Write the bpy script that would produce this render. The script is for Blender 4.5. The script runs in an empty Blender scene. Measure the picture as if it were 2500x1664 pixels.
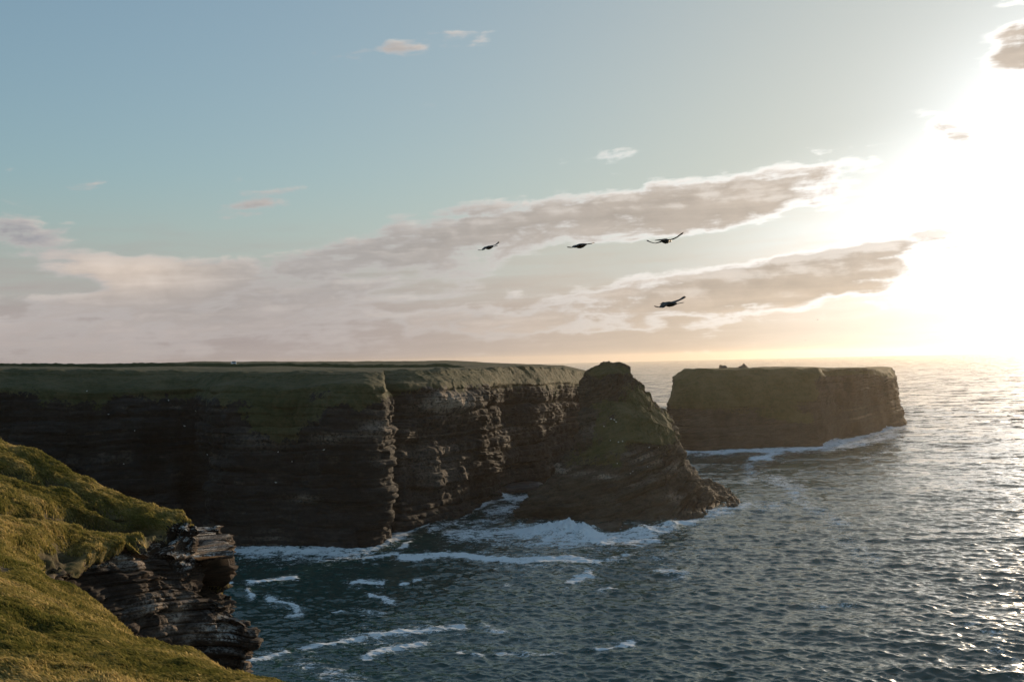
import bpy, bmesh, math, random
import numpy as np
from mathutils import Matrix, Vector
from mathutils.bvhtree import BVHTree

R = math.radians
scene = bpy.context.scene
COL = scene.collection
random.seed(7)
rng = np.random.default_rng(11)

# ------------------------------------------------------------------ camera
H = 45.0                      # eye height above the sea
F = 1005.0                    # focal length in pixels of a 1024 px wide frame
PITCH, ROLL = R(1.06), R(1.34)
fwd = np.array([0.0, math.cos(PITCH), math.sin(PITCH)])
_r0 = np.array([1.0, 0.0, 0.0])
_u0 = np.array([0.0, -math.sin(PITCH), math.cos(PITCH)])
rgt = math.cos(ROLL) * _r0 - math.sin(ROLL) * _u0
upv = math.sin(ROLL) * _r0 + math.cos(ROLL) * _u0
EYE = np.array([0.0, 0.0, H])

cam_data = bpy.data.cameras.new('camera')
cam_data.sensor_fit = 'HORIZONTAL'
cam_data.sensor_width = 36.0
cam_data.lens = 36.0 * F / 1024.0
cam_data.clip_start = 0.2
cam_data.clip_end = 200000.0
cam = bpy.data.objects.new('camera', cam_data)
COL.objects.link(cam)
mw = Matrix.Identity(4)
for i in range(3):
    mw[i][0], mw[i][1], mw[i][2], mw[i][3] = rgt[i], upv[i], -fwd[i], EYE[i]
cam.matrix_world = mw
scene.camera = cam

S = 1024.0 / 2356.0           # survey units (2356 wide view of the photo) to pixels


def ray(X, Y):
    x = X * S - 512.0
    y = 340.5 - Y * S
    d = fwd * F + rgt * x + upv * y
    return d / np.linalg.norm(d)


def at(X, Y, D):              # point seen at X, Y standing D metres away (along +Y)
    d = ray(X, Y)
    return EYE + d * (D / d[1])


def wat(X, Y, z=0.0):         # point of the sea surface seen at X, Y
    d = ray(X, Y)
    return EYE + d * ((z - H) / d[2])


def atz(X, D, z):             # point in column X at distance D, height z
    p = at(X, 850, D)
    q = at(X, 1250, D)
    t = (z - p[2]) / (q[2] - p[2])
    return p + (q - p) * t


def proj(P):
    v = P - EYE
    w = v @ fwd
    return (v @ rgt / w * F + 512.0) / S, (340.5 - v @ upv / w * F) / S


# ------------------------------------------------------------------ sun, sky, exposure
SUN_D = ray(2570, 425)
SUN_AZ = math.atan2(SUN_D[0], SUN_D[1])
SUN_EL = math.asin(SUN_D[2])

sun_data = bpy.data.lights.new('sun', 'SUN')
sun_data.energy = 3.9
sun_data.angle = R(0.5)
sun_data.color = (1.0, 0.76, 0.50)
sun = bpy.data.objects.new('sun', sun_data)
COL.objects.link(sun)
sun.rotation_euler = Vector((-SUN_D[0], -SUN_D[1], -SUN_D[2])).to_track_quat('-Z', 'Y').to_euler()

vs = scene.view_settings
vs.view_transform = 'Standard'
vs.look = 'None'
vs.exposure = 0.0
vs.gamma = 1.0
vs.use_curve_mapping = False
cy = scene.cycles
cy.max_bounces = 6
cy.diffuse_bounces = 2
cy.glossy_bounces = 3
cy.transmission_bounces = 3
cy.volume_bounces = 0
cy.transparent_max_bounces = 6
cy.use_denoising = True
cy.sample_clamp_indirect = 6.0
cy.sample_clamp_direct = 5.0
cy.caustics_reflective = False


class X:
    """A scalar socket in a node tree with arithmetic."""
    nt = None

    def __init__(self, s):
        self.s = s

    @staticmethod
    def m(op, *a, clamp=False):
        n = X.nt.nodes.new('ShaderNodeMath')
        n.operation = op
        n.use_clamp = clamp
        for i, v in enumerate(a):
            if isinstance(v, X):
                X.nt.links.new(v.s, n.inputs[i])
            else:
                n.inputs[i].default_value = float(v)
        return X(n.outputs[0])

    def __add__(s, o): return X.m('ADD', s, o)
    __radd__ = __add__
    def __mul__(s, o): return X.m('MULTIPLY', s, o)
    __rmul__ = __mul__
    def __sub__(s, o): return X.m('SUBTRACT', s, o)
    def __rsub__(s, o): return X.m('SUBTRACT', o, s)
    def __truediv__(s, o): return X.m('DIVIDE', s, o)
    def __rtruediv__(s, o): return X.m('DIVIDE', o, s)
    def __neg__(s): return X.m('MULTIPLY', s, -1.0)
    def exp(s): return X.m('EXPONENT', s)
    def pow(s, p): return X.m('POWER', s, p)
    def clamp(s): return X.m('ADD', s, 0.0, clamp=True)
    def max(s, o): return X.m('MAXIMUM', s, o)
    def min(s, o): return X.m('MINIMUM', s, o)


def sstep(a, b, x):
    n = X.nt.nodes.new('ShaderNodeMapRange')
    n.interpolation_type = 'SMOOTHSTEP'
    for i, v in enumerate((x, a, b, 0.0, 1.0)):
        if isinstance(v, X):
            X.nt.links.new(v.s, n.inputs[i])
        else:
            n.inputs[i].default_value = v
    return X(n.outputs[0])


def xyz(a, b, c):
    n = X.nt.nodes.new('ShaderNodeCombineXYZ')
    for i, v in enumerate((a, b, c)):
        if isinstance(v, X):
            X.nt.links.new(v.s, n.inputs[i])
        else:
            n.inputs[i].default_value = v
    return n.outputs[0]


def noise(vec, scale=1.0, detail=6.0, rough=0.55, dist=0.0, lac=2.0, color=False):
    n = X.nt.nodes.new('ShaderNodeTexNoise')
    n.inputs['Scale'].default_value = scale
    n.inputs['Detail'].default_value = detail
    n.inputs['Roughness'].default_value = rough
    n.inputs['Lacunarity'].default_value = lac
    n.inputs['Distortion'].default_value = dist
    if vec is not None:
        X.nt.links.new(vec, n.inputs['Vector'])
    return n.outputs['Color'] if color else X(n.outputs[0])


def sock(v):
    return v.s if isinstance(v, X) else v


def mixc(f, a, b, mode='MIX'):
    n = X.nt.nodes.new('ShaderNodeMix')
    n.data_type = 'RGBA'
    n.blend_type = mode
    n.clamp_factor = True
    for idx, v in ((0, f), (6, a), (7, b)):
        v = sock(v)
        if isinstance(v, (int, float)):
            n.inputs[idx].default_value = v
        elif isinstance(v, tuple):
            n.inputs[idx].default_value = (*v, 1.0) if len(v) == 3 else v
        else:
            X.nt.links.new(v, n.inputs[idx])
    return n.outputs[2]


def scalec(col, k):           # colour times scalar
    n = X.nt.nodes.new('ShaderNodeVectorMath')
    n.operation = 'SCALE'
    if isinstance(col, tuple):
        n.inputs[0].default_value = col
    else:
        X.nt.links.new(col, n.inputs[0])
    if isinstance(k, X):
        X.nt.links.new(k.s, n.inputs['Scale'])
    else:
        n.inputs['Scale'].default_value = k
    return n.outputs[0]


def addc(a, b):
    n = X.nt.nodes.new('ShaderNodeVectorMath')
    n.operation = 'ADD'
    X.nt.links.new(a, n.inputs[0])
    X.nt.links.new(b, n.inputs[1])
    return n.outputs[0]


def lin(r, g, b):
    f = lambda c: (c / 255.0) / 12.92 if c <= 10 else ((c / 255.0 + 0.055) / 1.055) ** 2.4
    return (f(r), f(g), f(b))


def build_world():
    w = bpy.data.worlds.new("World")
    scene.world = w
    w.use_nodes = True
    nt = w.node_tree
    nt.nodes.clear()
    X.nt = nt
    out = nt.nodes.new('ShaderNodeOutputWorld')
    bg = nt.nodes.new('ShaderNodeBackground')
    STR = 0.15
    bg.inputs['Strength'].default_value = STR
    nt.links.new(bg.outputs[0], out.inputs[0])
    sky = nt.nodes.new('ShaderNodeTexSky')
    sky.sky_type = 'NISHITA'
    sky.sun_disc = False
    sky.sun_elevation = SUN_EL
    sky.sun_rotation = SUN_AZ
    sky.altitude = 40.0
    sky.air_density = 1.0
    sky.dust_density = 1.0
    sky.ozone_density = 1.5
    tc = nt.nodes.new('ShaderNodeTexCoord')
    d = tc.outputs['Generated']
    sep = nt.nodes.new('ShaderNodeSeparateXYZ')
    nt.links.new(d, sep.inputs[0])
    dx, dy, dz = (X(o) for o in sep.outputs)
    az = X.m('ARCTAN2', dx, dy) * (180 / math.pi)
    el = X.m('ARCSINE', dz) * (180 / math.pi)
    dot = nt.nodes.new('ShaderNodeVectorMath')
    dot.operation = 'DOT_PRODUCT'
    nt.links.new(d, dot.inputs[0])
    dot.inputs[1].default_value = tuple(SUN_D)
    ang = X.m('ARCCOSINE', X(dot.outputs['Value']).min(0.99999)) * (180 / math.pi)

    def dirn(Xp, Yp):
        v = ray(Xp, Yp)
        return math.degrees(math.atan2(v[0], v[1])), math.degrees(math.asin(v[2]))

    PX = 0.02465              # degrees per survey unit

    # clear sky, with the white glare of thin veil cloud round the sun
    bw = nt.nodes.new('ShaderNodeRGBToBW')
    nt.links.new(sky.outputs[0], bw.inputs[0])
    lum = X(bw.outputs[0])
    k = 1.0 / STR
    # soft shoulder: the glare side of the sky is held back as the camera held it
    soft = (1.0 / (1.0 + lum * (STR * 1.9))) * 1.66
    grey = scalec((0.93, 1.0, 1.03), lum * soft)
    base = mixc(1.0, scalec(sky.outputs[0], soft), (0.92, 1.05, 1.05), 'MULTIPLY')
    base = mixc((ang * (-1 / 22.0)).exp() * 1.05 + 0.10, base, grey)
    base = mixc(sstep(11.0, 2.0, el) * 0.85, base, scalec((0.97, 1.0, 0.99), lum * soft * 0.95))
    ga, ge = dirn(2480, 570)
    gx, gy = (az - ga) * (1.0 / 13.0), (el - ge).max(0.0) * (1.0 / 4.7) + (el - ge).min(0.0) * (1.0 / 8.5)
    gr = X.m('SQRT', gx * gx + gy * gy)
    glow = (ang * (-1 / 2.6)).exp() * 8.0 + sstep(1.8, 0.30, gr) * 0.55 + sstep(1.1, 0.15, gr) * 0.45
    base = addc(base, scalec((1.0, 0.99, 0.97), glow * k))

    # cloud density: bias from where the banks lie, broken up by streaked noise
    BANKS = ((1560, 486, 440, 56, 2.0, 0.80), (1120, 512, 360, 46, 6, 0.62), (1720, 440, 220, 70, -3, 0.45), (1890, 600, 430, 64, 8.0, 0.98), (1640, 690, 460, 50, 3.0, 0.62),
             (880, 610, 520, 60, 4.0, 0.52), (420, 745, 950, 105, 2.0, 0.74), (310, 632, 150, 46, 0, 0.85), (60, 540, 170, 40, -4, 0.85), (560, 530, 230, 32, 6, -0.5), (950, 112, 170, 38, 8, 0.66),
             (575, 480, 110, 32, 14, 0.62), (2375, 110, 110, 100, 0, 1.1), (2165, 285, 95, 36, -30, 0.62), (1500, 595, 460, 32, 6, -1.0), (1720, 562, 330, 18, 3, -0.8),
             (110, 657, 150, 17, 0, -0.85), (330, 560, 170, 16, 3, -0.4), (450, 545, 260, 30, 0, -0.25), (1280, 640, 120, 16, 4, -0.35), (1300, 628, 200, 13, 7, 0.5), (1150, 655, 160, 20, 4, 0.3), (1900, 395, 120, 30, 0, 0.35))

    def blobx(cx, cy_, rx, ry, rot):
        a0, e0 = dirn(cx, cy_)
        u, v = (az - a0) * (1 / (rx * PX)), (el - e0) * (1 / (ry * PX))
        return (-(u * u + v * v)).exp()

    def density(a, e, full=True):
        tot = None
        for cx, cy_, rx, ry, rot, wgt in BANKS:
            a0, e0 = dirn(cx, cy_)
            c, s_ = math.cos(R(rot)), math.sin(R(rot))
            da, de = a - a0, e - e0
            u = da * (c / (rx * PX)) + de * (s_ / (rx * PX))
            v = de * (c / (ry * PX)) - da * (s_ / (ry * PX))
            t = (-(u * u + v * v)).exp() * wgt
            tot = t if tot is None else tot + t
        vt = e - a * 0.10
        wv = noise(xyz(a * 0.10, vt * 0.30, 3.1), 1.0, 2, 0.5)
        m1 = noise(xyz(a * 0.11 + wv * 0.8, vt * 0.50 + wv * 0.5, 0.0), 1.0, 9 if full else 5, 0.60)
        m2 = noise(xyz(a * 0.42, e * 0.75, 5.0), 1.0, 8 if full else 4, 0.58, dist=0.3)
        m3 = noise(xyz(a * 0.14 + wv, e * 1.5 - a * 0.03, 9.0), 1.0, 7 if full else 4, 0.55, dist=0.15)
        return tot + (m1 - 0.5) * 1.7 + (m2 - 0.5) * 1.3 + (m3 - 0.5) * 1.1 - 0.33 - sstep(11.0, 14.0, e) * 0.16, m1, m2, m3

    dens, n1, n2, n3 = density(az, el)
    sa, se = math.degrees(SUN_AZ), math.degrees(SUN_EL) + 3.0
    ta, te = sa - az, se - el
    tl = 0.9 / X.m('SQRT', ta * ta + te * te + 4.0)
    dens2 = density(az + ta * tl * 0.6, el + te * tl * 0.6 + 0.28, False)[0]
    alpha = sstep(-0.02, 0.40, dens)
    body = sstep(0.08, 0.54, dens)
    rim = sstep(0.02, 0.55, dens - dens2)           # thins out towards the light
    low = sstep(6.0, 0.5, el)             # haze bank near the horizon
    veil = sstep(8.0, 0.8, el + (n3 - 0.5) * 5.0 + (n1 - 0.5) * 5.0)
    toward = sstep(46.0, 9.0, ang)
    shade = 1.02 + (n2 - 0.5) * 0.55 + (n3 - 0.5) * 0.55
    bodyc = mixc(toward, lin(163, 159, 157), lin(200, 186, 171))
    bodyc = mixc(blobx(290, 625, 200, 62, 0), bodyc, lin(214, 199, 186))
    bodyc = mixc(blobx(70, 532, 190, 34, 0) * 0.9, bodyc, lin(148, 150, 158))
    warmlow = mixc(low, bodyc, mixc(toward, lin(178, 168, 164), lin(222, 200, 173)))
    warmlow = scalec(warmlow, shade)
    litc = addc(mixc(toward, lin(208, 199, 191), lin(252, 247, 240)), scalec((1.0, 0.98, 0.95), (ang * (-1 / 10.0)).exp() * 1.2))
    edgec = addc(mixc(toward, lin(192, 186, 184), lin(236, 234, 230)), scalec((1.0, 0.99, 0.97), sstep(36.0, 14.0, ang) * 0.6))
    ccol = mixc(rim * (1.0 - low * 0.6) * (1.0 - body * 0.68), mixc(body, edgec, warmlow), litc)
    ccol = addc(scalec(ccol, k), scalec((1.0, 0.97, 0.92), (sstep(0.72, 0.15, gr) * 0.5 + sstep(0.5, 0.05, gr) * 0.9) * k))
    hz = mixc(toward, lin(172, 161, 158), lin(226, 205, 179))
    hz = scalec(hz, 1.0 + (n3 - 0.5) * 0.25 + (n2 - 0.5) * 0.15)
    hzc = addc(scalec(hz, k), scalec((1.0, 0.97, 0.92), (sstep(1.7, 0.4, gr) * 0.50 + sstep(1.0, 0.1, gr) * 0.25) * k))
    c1 = mixc(veil * 0.96, base, hzc)
    fin = mixc(alpha * sstep(-2.5, 3.5, el).max(0.35) * 0.97, c1, ccol)
    nt.links.new(fin, bg.inputs['Color'])
    w.cycles.sampling_method = 'MANUAL'
    w.cycles.sample_map_resolution = 1024


build_world()

# ------------------------------------------------------------------ numpy noise
_perm = rng.permutation(256).astype(np.int32)
_perm = np.concatenate([_perm, _perm, _perm])
_g = rng.normal(size=(256, 3)).astype(np.float32)
_g /= np.linalg.norm(_g, axis=1)[:, None]


def perlin(P):
    P = np.asarray(P, dtype=np.float32)
    i = np.floor(P).astype(np.int32)
    f = P - i
    i &= 255
    u = f * f * f * (f * (f * 6 - 15) + 10)
    out = 0
    for a in (0, 1):
        for b in (0, 1):
            for c in (0, 1):
                h = _perm[_perm[_perm[i[..., 0] + a] + i[..., 1] + b] + i[..., 2] + c]
                g = _g[h]
                v = g[..., 0] * (f[..., 0] - a) + g[..., 1] * (f[..., 1] - b) + g[..., 2] * (f[..., 2] - c)
                w = (u[..., 0] if a else 1 - u[..., 0]) * (u[..., 1] if b else 1 - u[..., 1]) * (u[..., 2] if c else 1 - u[..., 2])
                out = out + v * w
    return out * 1.5


def fbm(P, scale, octv=4, rough=0.5, seed=0.0, ridged=False):
    Q = np.asarray(P, dtype=np.float32) / scale + seed * 17.31
    amp, tot, out = 1.0, 0.0, 0
    for _ in range(octv):
        n = perlin(Q)
        if ridged:
            n = 1 - 2 * np.abs(n)
        out = out + n * amp
        tot += amp
        amp *= rough
        Q = Q * 2.03 + 7.7
    return out / tot


def hsh(*a):
    h = np.zeros_like(a[0], dtype=np.uint32)
    for k, v in enumerate(a):
        h ^= (np.asarray(v).astype(np.int64) * (0x9E3779B1 + 0x85EBCA6B * k) & 0xFFFFFFFF).astype(np.uint32)
        h = (h ^ (h >> np.uint32(15))) * np.uint32(0x2C1B3C6D)
        h = (h ^ (h >> np.uint32(12))) * np.uint32(0x297A2D39)
        h ^= h >> np.uint32(15)
    return h.astype(np.float64) / 4294967295.0


def smooth(a, n, axis, wrap=False):
    for _ in range(n):
        if wrap:
            a = 0.25 * np.roll(a, 1, axis) + 0.5 * a + 0.25 * np.roll(a, -1, axis)
        else:
            b = a.copy()
            sl = [slice(None)] * a.ndim
            lo, hi, mid = list(sl), list(sl), list(sl)
            lo[axis], hi[axis], mid[axis] = slice(0, -2), slice(2, None), slice(1, -1)
            b[tuple(mid)] = 0.25 * a[tuple(lo)] + 0.5 * a[tuple(mid)] + 0.25 * a[tuple(hi)]
            a = b
    return a


def resample(net, counts, axis):
    """Linear resampling of a control net along an axis; counts[i] samples for span i."""
    ts = []
    for i, c in enumerate(counts):
        ts.append(i + np.arange(c) / c)
    t = np.concatenate(ts + [[len(counts)]])
    i0 = np.minimum(t.astype(int), len(counts) - 1)
    f = t - i0
    a = np.take(net, i0, axis)
    b = np.take(net, i0 + 1, axis)
    sh = [1] * net.ndim
    sh[axis] = len(t)
    f = f.reshape(sh)
    return a * (1 - f) + b * f


def grid_normals(P, wrap=False):
    if wrap:
        du = np.roll(P, -1, 1) - np.roll(P, 1, 1)
    else:
        du = np.gradient(P, axis=1)
    dv = np.gradient(P, axis=0)
    n = np.cross(du, dv)
    return n / np.maximum(np.linalg.norm(n, axis=-1, keepdims=True), 1e-9)


def block_rock(s, z, P, levels, warp=1.2, tilt=0.0, seed=0):
    """Bedded, jointed rock: outward offset made of stacked layers split into blocks."""
    zt = z + tilt * s + fbm(P, 14.0, 3, 0.5, seed + 1) * warp
    out = 0
    for li, (t, w, a) in enumerate(levels):
        q = zt / t + 0.45 * fbm(np.stack([zt / t * 0.6, s * 0 + li * 9.1, s * 0.01], -1), 1.0, 2, 0.5, seed + 3)
        k = np.floor(q)
        j = np.floor(s / w + hsh(k, k * 0 + li + seed) * 7.0 + 0.35 * fbm(P, w * 1.3, 2, 0.5, seed + 5 + li))
        lay = hsh(k, k * 0 + 31 + li + seed) - 0.5
        blk = hsh(k, j, k * 0 + 57 + li + seed) - 0.5
        fr = q - k
        bev = np.clip(np.minimum(fr, 1 - fr) * 7, 0, 1)
        out = out + a * (0.8 * lay + 0.9 * blk) + a * 0.35 * (bev - 1)
    return out


# ------------------------------------------------------------------ mesh and object helpers
def mesh_obj(name, verts, faces, mat, parent=None, smooth_shade=True, attrs=None):
    verts = np.asarray(verts, dtype=np.float32).reshape(-1, 3)
    faces = np.asarray(faces, dtype=np.int32)
    me = bpy.data.meshes.new(name)
    nf, k = faces.shape
    me.vertices.add(len(verts))
    me.vertices.foreach_set('co', verts.ravel())
    me.loops.add(nf * k)
    me.loops.foreach_set('vertex_index', faces.ravel())
    me.polygons.add(nf)
    me.polygons.foreach_set('loop_start', np.arange(0, nf * k, k, dtype=np.int32))
    me.polygons.foreach_set('loop_total', np.full(nf, k, dtype=np.int32))
    me.polygons.foreach_set('use_smooth', np.full(nf, smooth_shade, dtype=bool))
    if attrs:
        for an, av in attrs.items():
            at_ = me.attributes.new(an, 'FLOAT', 'POINT')
            at_.data.foreach_set('value', np.asarray(av, dtype=np.float32).ravel())
    me.update()
    me.validate()
    if mat:
        me.materials.append(mat)
    o = bpy.data.objects.new(name, me)
    COL.objects.link(o)
    if parent:
        o.parent = parent
    return o


def grid_faces(nv, nu, wrap=False):
    cu = nu if wrap else nu - 1
    i, j = np.meshgrid(np.arange(nv - 1), np.arange(cu), indexing='ij')
    j2 = (j + 1) % nu
    return np.stack([i * nu + j, i * nu + j2, (i + 1) * nu + j2, (i + 1) * nu + j], -1).reshape(-1, 4)


def tag(o, label=None, cat=None, group=None, kind=None):
    for k, v in (('label', label), ('category', cat), ('group', group), ('kind', kind)):
        if v:
            o[k] = v
    return o


def bm_obj(name, bm, mat, parent=None, smooth_shade=False):
    me = bpy.data.meshes.new(name)
    bmesh.ops.recalc_face_normals(bm, faces=bm.faces)
    for f in bm.faces:
        f.smooth = smooth_shade
    bm.to_mesh(me)
    bm.free()
    if mat:
        me.materials.append(mat)
    o = bpy.data.objects.new(name, me)
    COL.objects.link(o)
    if parent:
        o.parent = parent
    return o


# ------------------------------------------------------------------ materials
def new_mat(name):
    m = bpy.data.materials.new(name)
    m.use_nodes = True
    nt = m.node_tree
    nt.nodes.clear()
    X.nt = nt
    out = nt.nodes.new('ShaderNodeOutputMaterial')
    return m, nt, out


def principled(nt, out, rough=0.8, spec=0.3):
    b = nt.nodes.new('ShaderNodeBsdfPrincipled')
    b.inputs['Roughness'].default_value = rough
    b.inputs['Specular IOR Level'].default_value = spec
    nt.links.new(b.outputs[0], out.inputs['Surface'])
    return b


def attr(name):
    n = X.nt.nodes.new('ShaderNodeAttribute')
    n.attribute_name = name
    return X(n.outputs['Fac'])


def position():
    n = X.nt.nodes.new('ShaderNodeNewGeometry')
    return n


def bump(height, strength, dist, nrm=None):
    n = X.nt.nodes.new('ShaderNodeBump')
    n.inputs['Strength'].default_value = strength
    n.inputs['Distance'].default_value = dist
    X.nt.links.new(sock(height), n.inputs['Height'])
    if nrm:
        X.nt.links.new(nrm, n.inputs['Normal'])
    return n.outputs[0]


def terrain_mat(name, rock_a, rock_b, grass_a, grass_b, straw, scale=1.0, lichen=0.0, dip=0.0):
    """Bedded rock and turf, mixed by the vertex attributes grass, soil and pale."""
    m, nt, out = new_mat(name)
    b = principled(nt, out, 0.85, 0.25)
    geo = position()
    pos = geo.outputs['Position']
    mp = nt.nodes.new('ShaderNodeMapping')
    mp.inputs['Scale'].default_value = (0.35, 0.35, 2.2)
    dipn = nt.nodes.new('ShaderNodeMapping')
    dipn.inputs['Rotation'].default_value = (0, R(dip), 0)
    nt.links.new(pos, dipn.inputs[0])
    nt.links.new(dipn.outputs[0], mp.inputs[0])
    bed = noise(mp.outputs[0], 0.9 / scale, 6, 0.6)
    fine = noise(pos, 2.2 / scale, 8, 0.65)
    big = noise(pos, 0.10 / scale, 4, 0.55)
    mid = noise(pos, 0.55 / scale, 5, 0.6)
    rock = mixc(sstep(0.35, 0.68, bed * 0.6 + fine * 0.4), rock_a, rock_b)
    rock = mixc(sstep(0.45, 0.75, big), rock, tuple(0.55 * c for c in rock_a))
    pale = attr('pale')
    rock = mixc((pale * sstep(0.35, 0.6, fine * 0.6 + mid * 0.4)).clamp(), rock, (0.44, 0.34, 0.26))
    if lichen:
        sepn = nt.nodes.new('ShaderNodeSeparateXYZ')
        nt.links.new(geo.outputs['Normal'], sepn.inputs[0])
        up = X(sepn.outputs[2])
        rock = mixc(sstep(0.49, 0.55, mid * 0.5 + fine * 0.5) * sstep(0.35, 0.60, up) * lichen * attr('lichen'), rock, (0.55, 0.52, 0.47))
    g1 = noise(pos, 0.8 / scale, 6, 0.6)
    g2 = noise(pos, 0.16 / scale, 4, 0.55)
    turf = mixc(sstep(0.38, 0.62, g1), grass_a, grass_b)
    turf = mixc(sstep(0.42, 0.66, g2 * 0.6 + fine * 0.4), turf, straw)
    soil = attr('soil')
    turf = mixc((soil * sstep(0.3, 0.5, g1 * 0.5 + fine * 0.5)).clamp(), turf, (0.030, 0.019, 0.011))
    gw = attr('grass')
    gm = sstep(0.46, 0.54, gw + (mid - 0.5) * 0.7 + (fine - 0.5) * 0.6)
    col = mixc(gm, rock, turf)
    nt.links.new(col, b.inputs['Base Color'])
    h = fine * 0.5 + bed * 0.8 + noise(pos, 9.0 / scale, 4, 0.6) * 0.25
    nt.links.new(bump(h, 0.8, 0.35 * scale), b.inputs['Normal'])
    return m


M_CLIFF = terrain_mat('cliff_rock_and_turf', (0.016, 0.015, 0.014), (0.048, 0.043, 0.039), (0.043, 0.050, 0.017), (0.070, 0.071, 0.027), (0.12, 0.10, 0.046), 1.6)
M_STACK = terrain_mat('stack_rock_and_turf', (0.046, 0.038, 0.027), (0.125, 0.100, 0.070), (0.058, 0.062, 0.017), (0.088, 0.084, 0.028), (0.13, 0.11, 0.05), 1.3, dip=11.0)
M_NEAR = terrain_mat('headland_rock_and_turf', (0.016, 0.011, 0.008), (0.080, 0.052, 0.036), (0.10, 0.095, 0.026), (0.18, 0.145, 0.045), (0.34, 0.245, 0.10), 0.45, lichen=1.0)


def plain(name, col, rough=0.6, spec=0.4, metal=0.0, nscale=0.0):
    m, nt, out = new_mat(name)
    b = principled(nt, out, rough, spec)
    b.inputs['Metallic'].default_value = metal
    if nscale:
        geo = position()
        n = noise(geo.outputs['Position'], nscale, 4, 0.6)
        nt.links.new(mixc(n, tuple(c * 0.75 for c in col), tuple(min(1, c * 1.25) for c in col)), b.inputs['Base Color'])
    else:
        b.inputs['Base Color'].default_value = (*col, 1)
    return m


# ------------------------------------------------------------------ the mainland cliff
BVH = {}


def keep_bvh(name, P, faces):
    BVH[name] = BVHTree.FromPolygons([tuple(p) for p in P], [tuple(int(i) for i in f) for f in faces])


def gauss2(Xp, Yp, blobs):
    out = np.zeros_like(Xp)
    for cx, cy_, rx, ry, rot, w in blobs:
        c, s = math.cos(R(rot)), math.sin(R(rot))
        u = ((Xp - cx) * c - (Yp - cy_) * s) / rx
        v = ((Xp - cx) * s + (Yp - cy_) * c) / ry
        out += w * np.exp(-(u * u + v * v))
    return out


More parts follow.
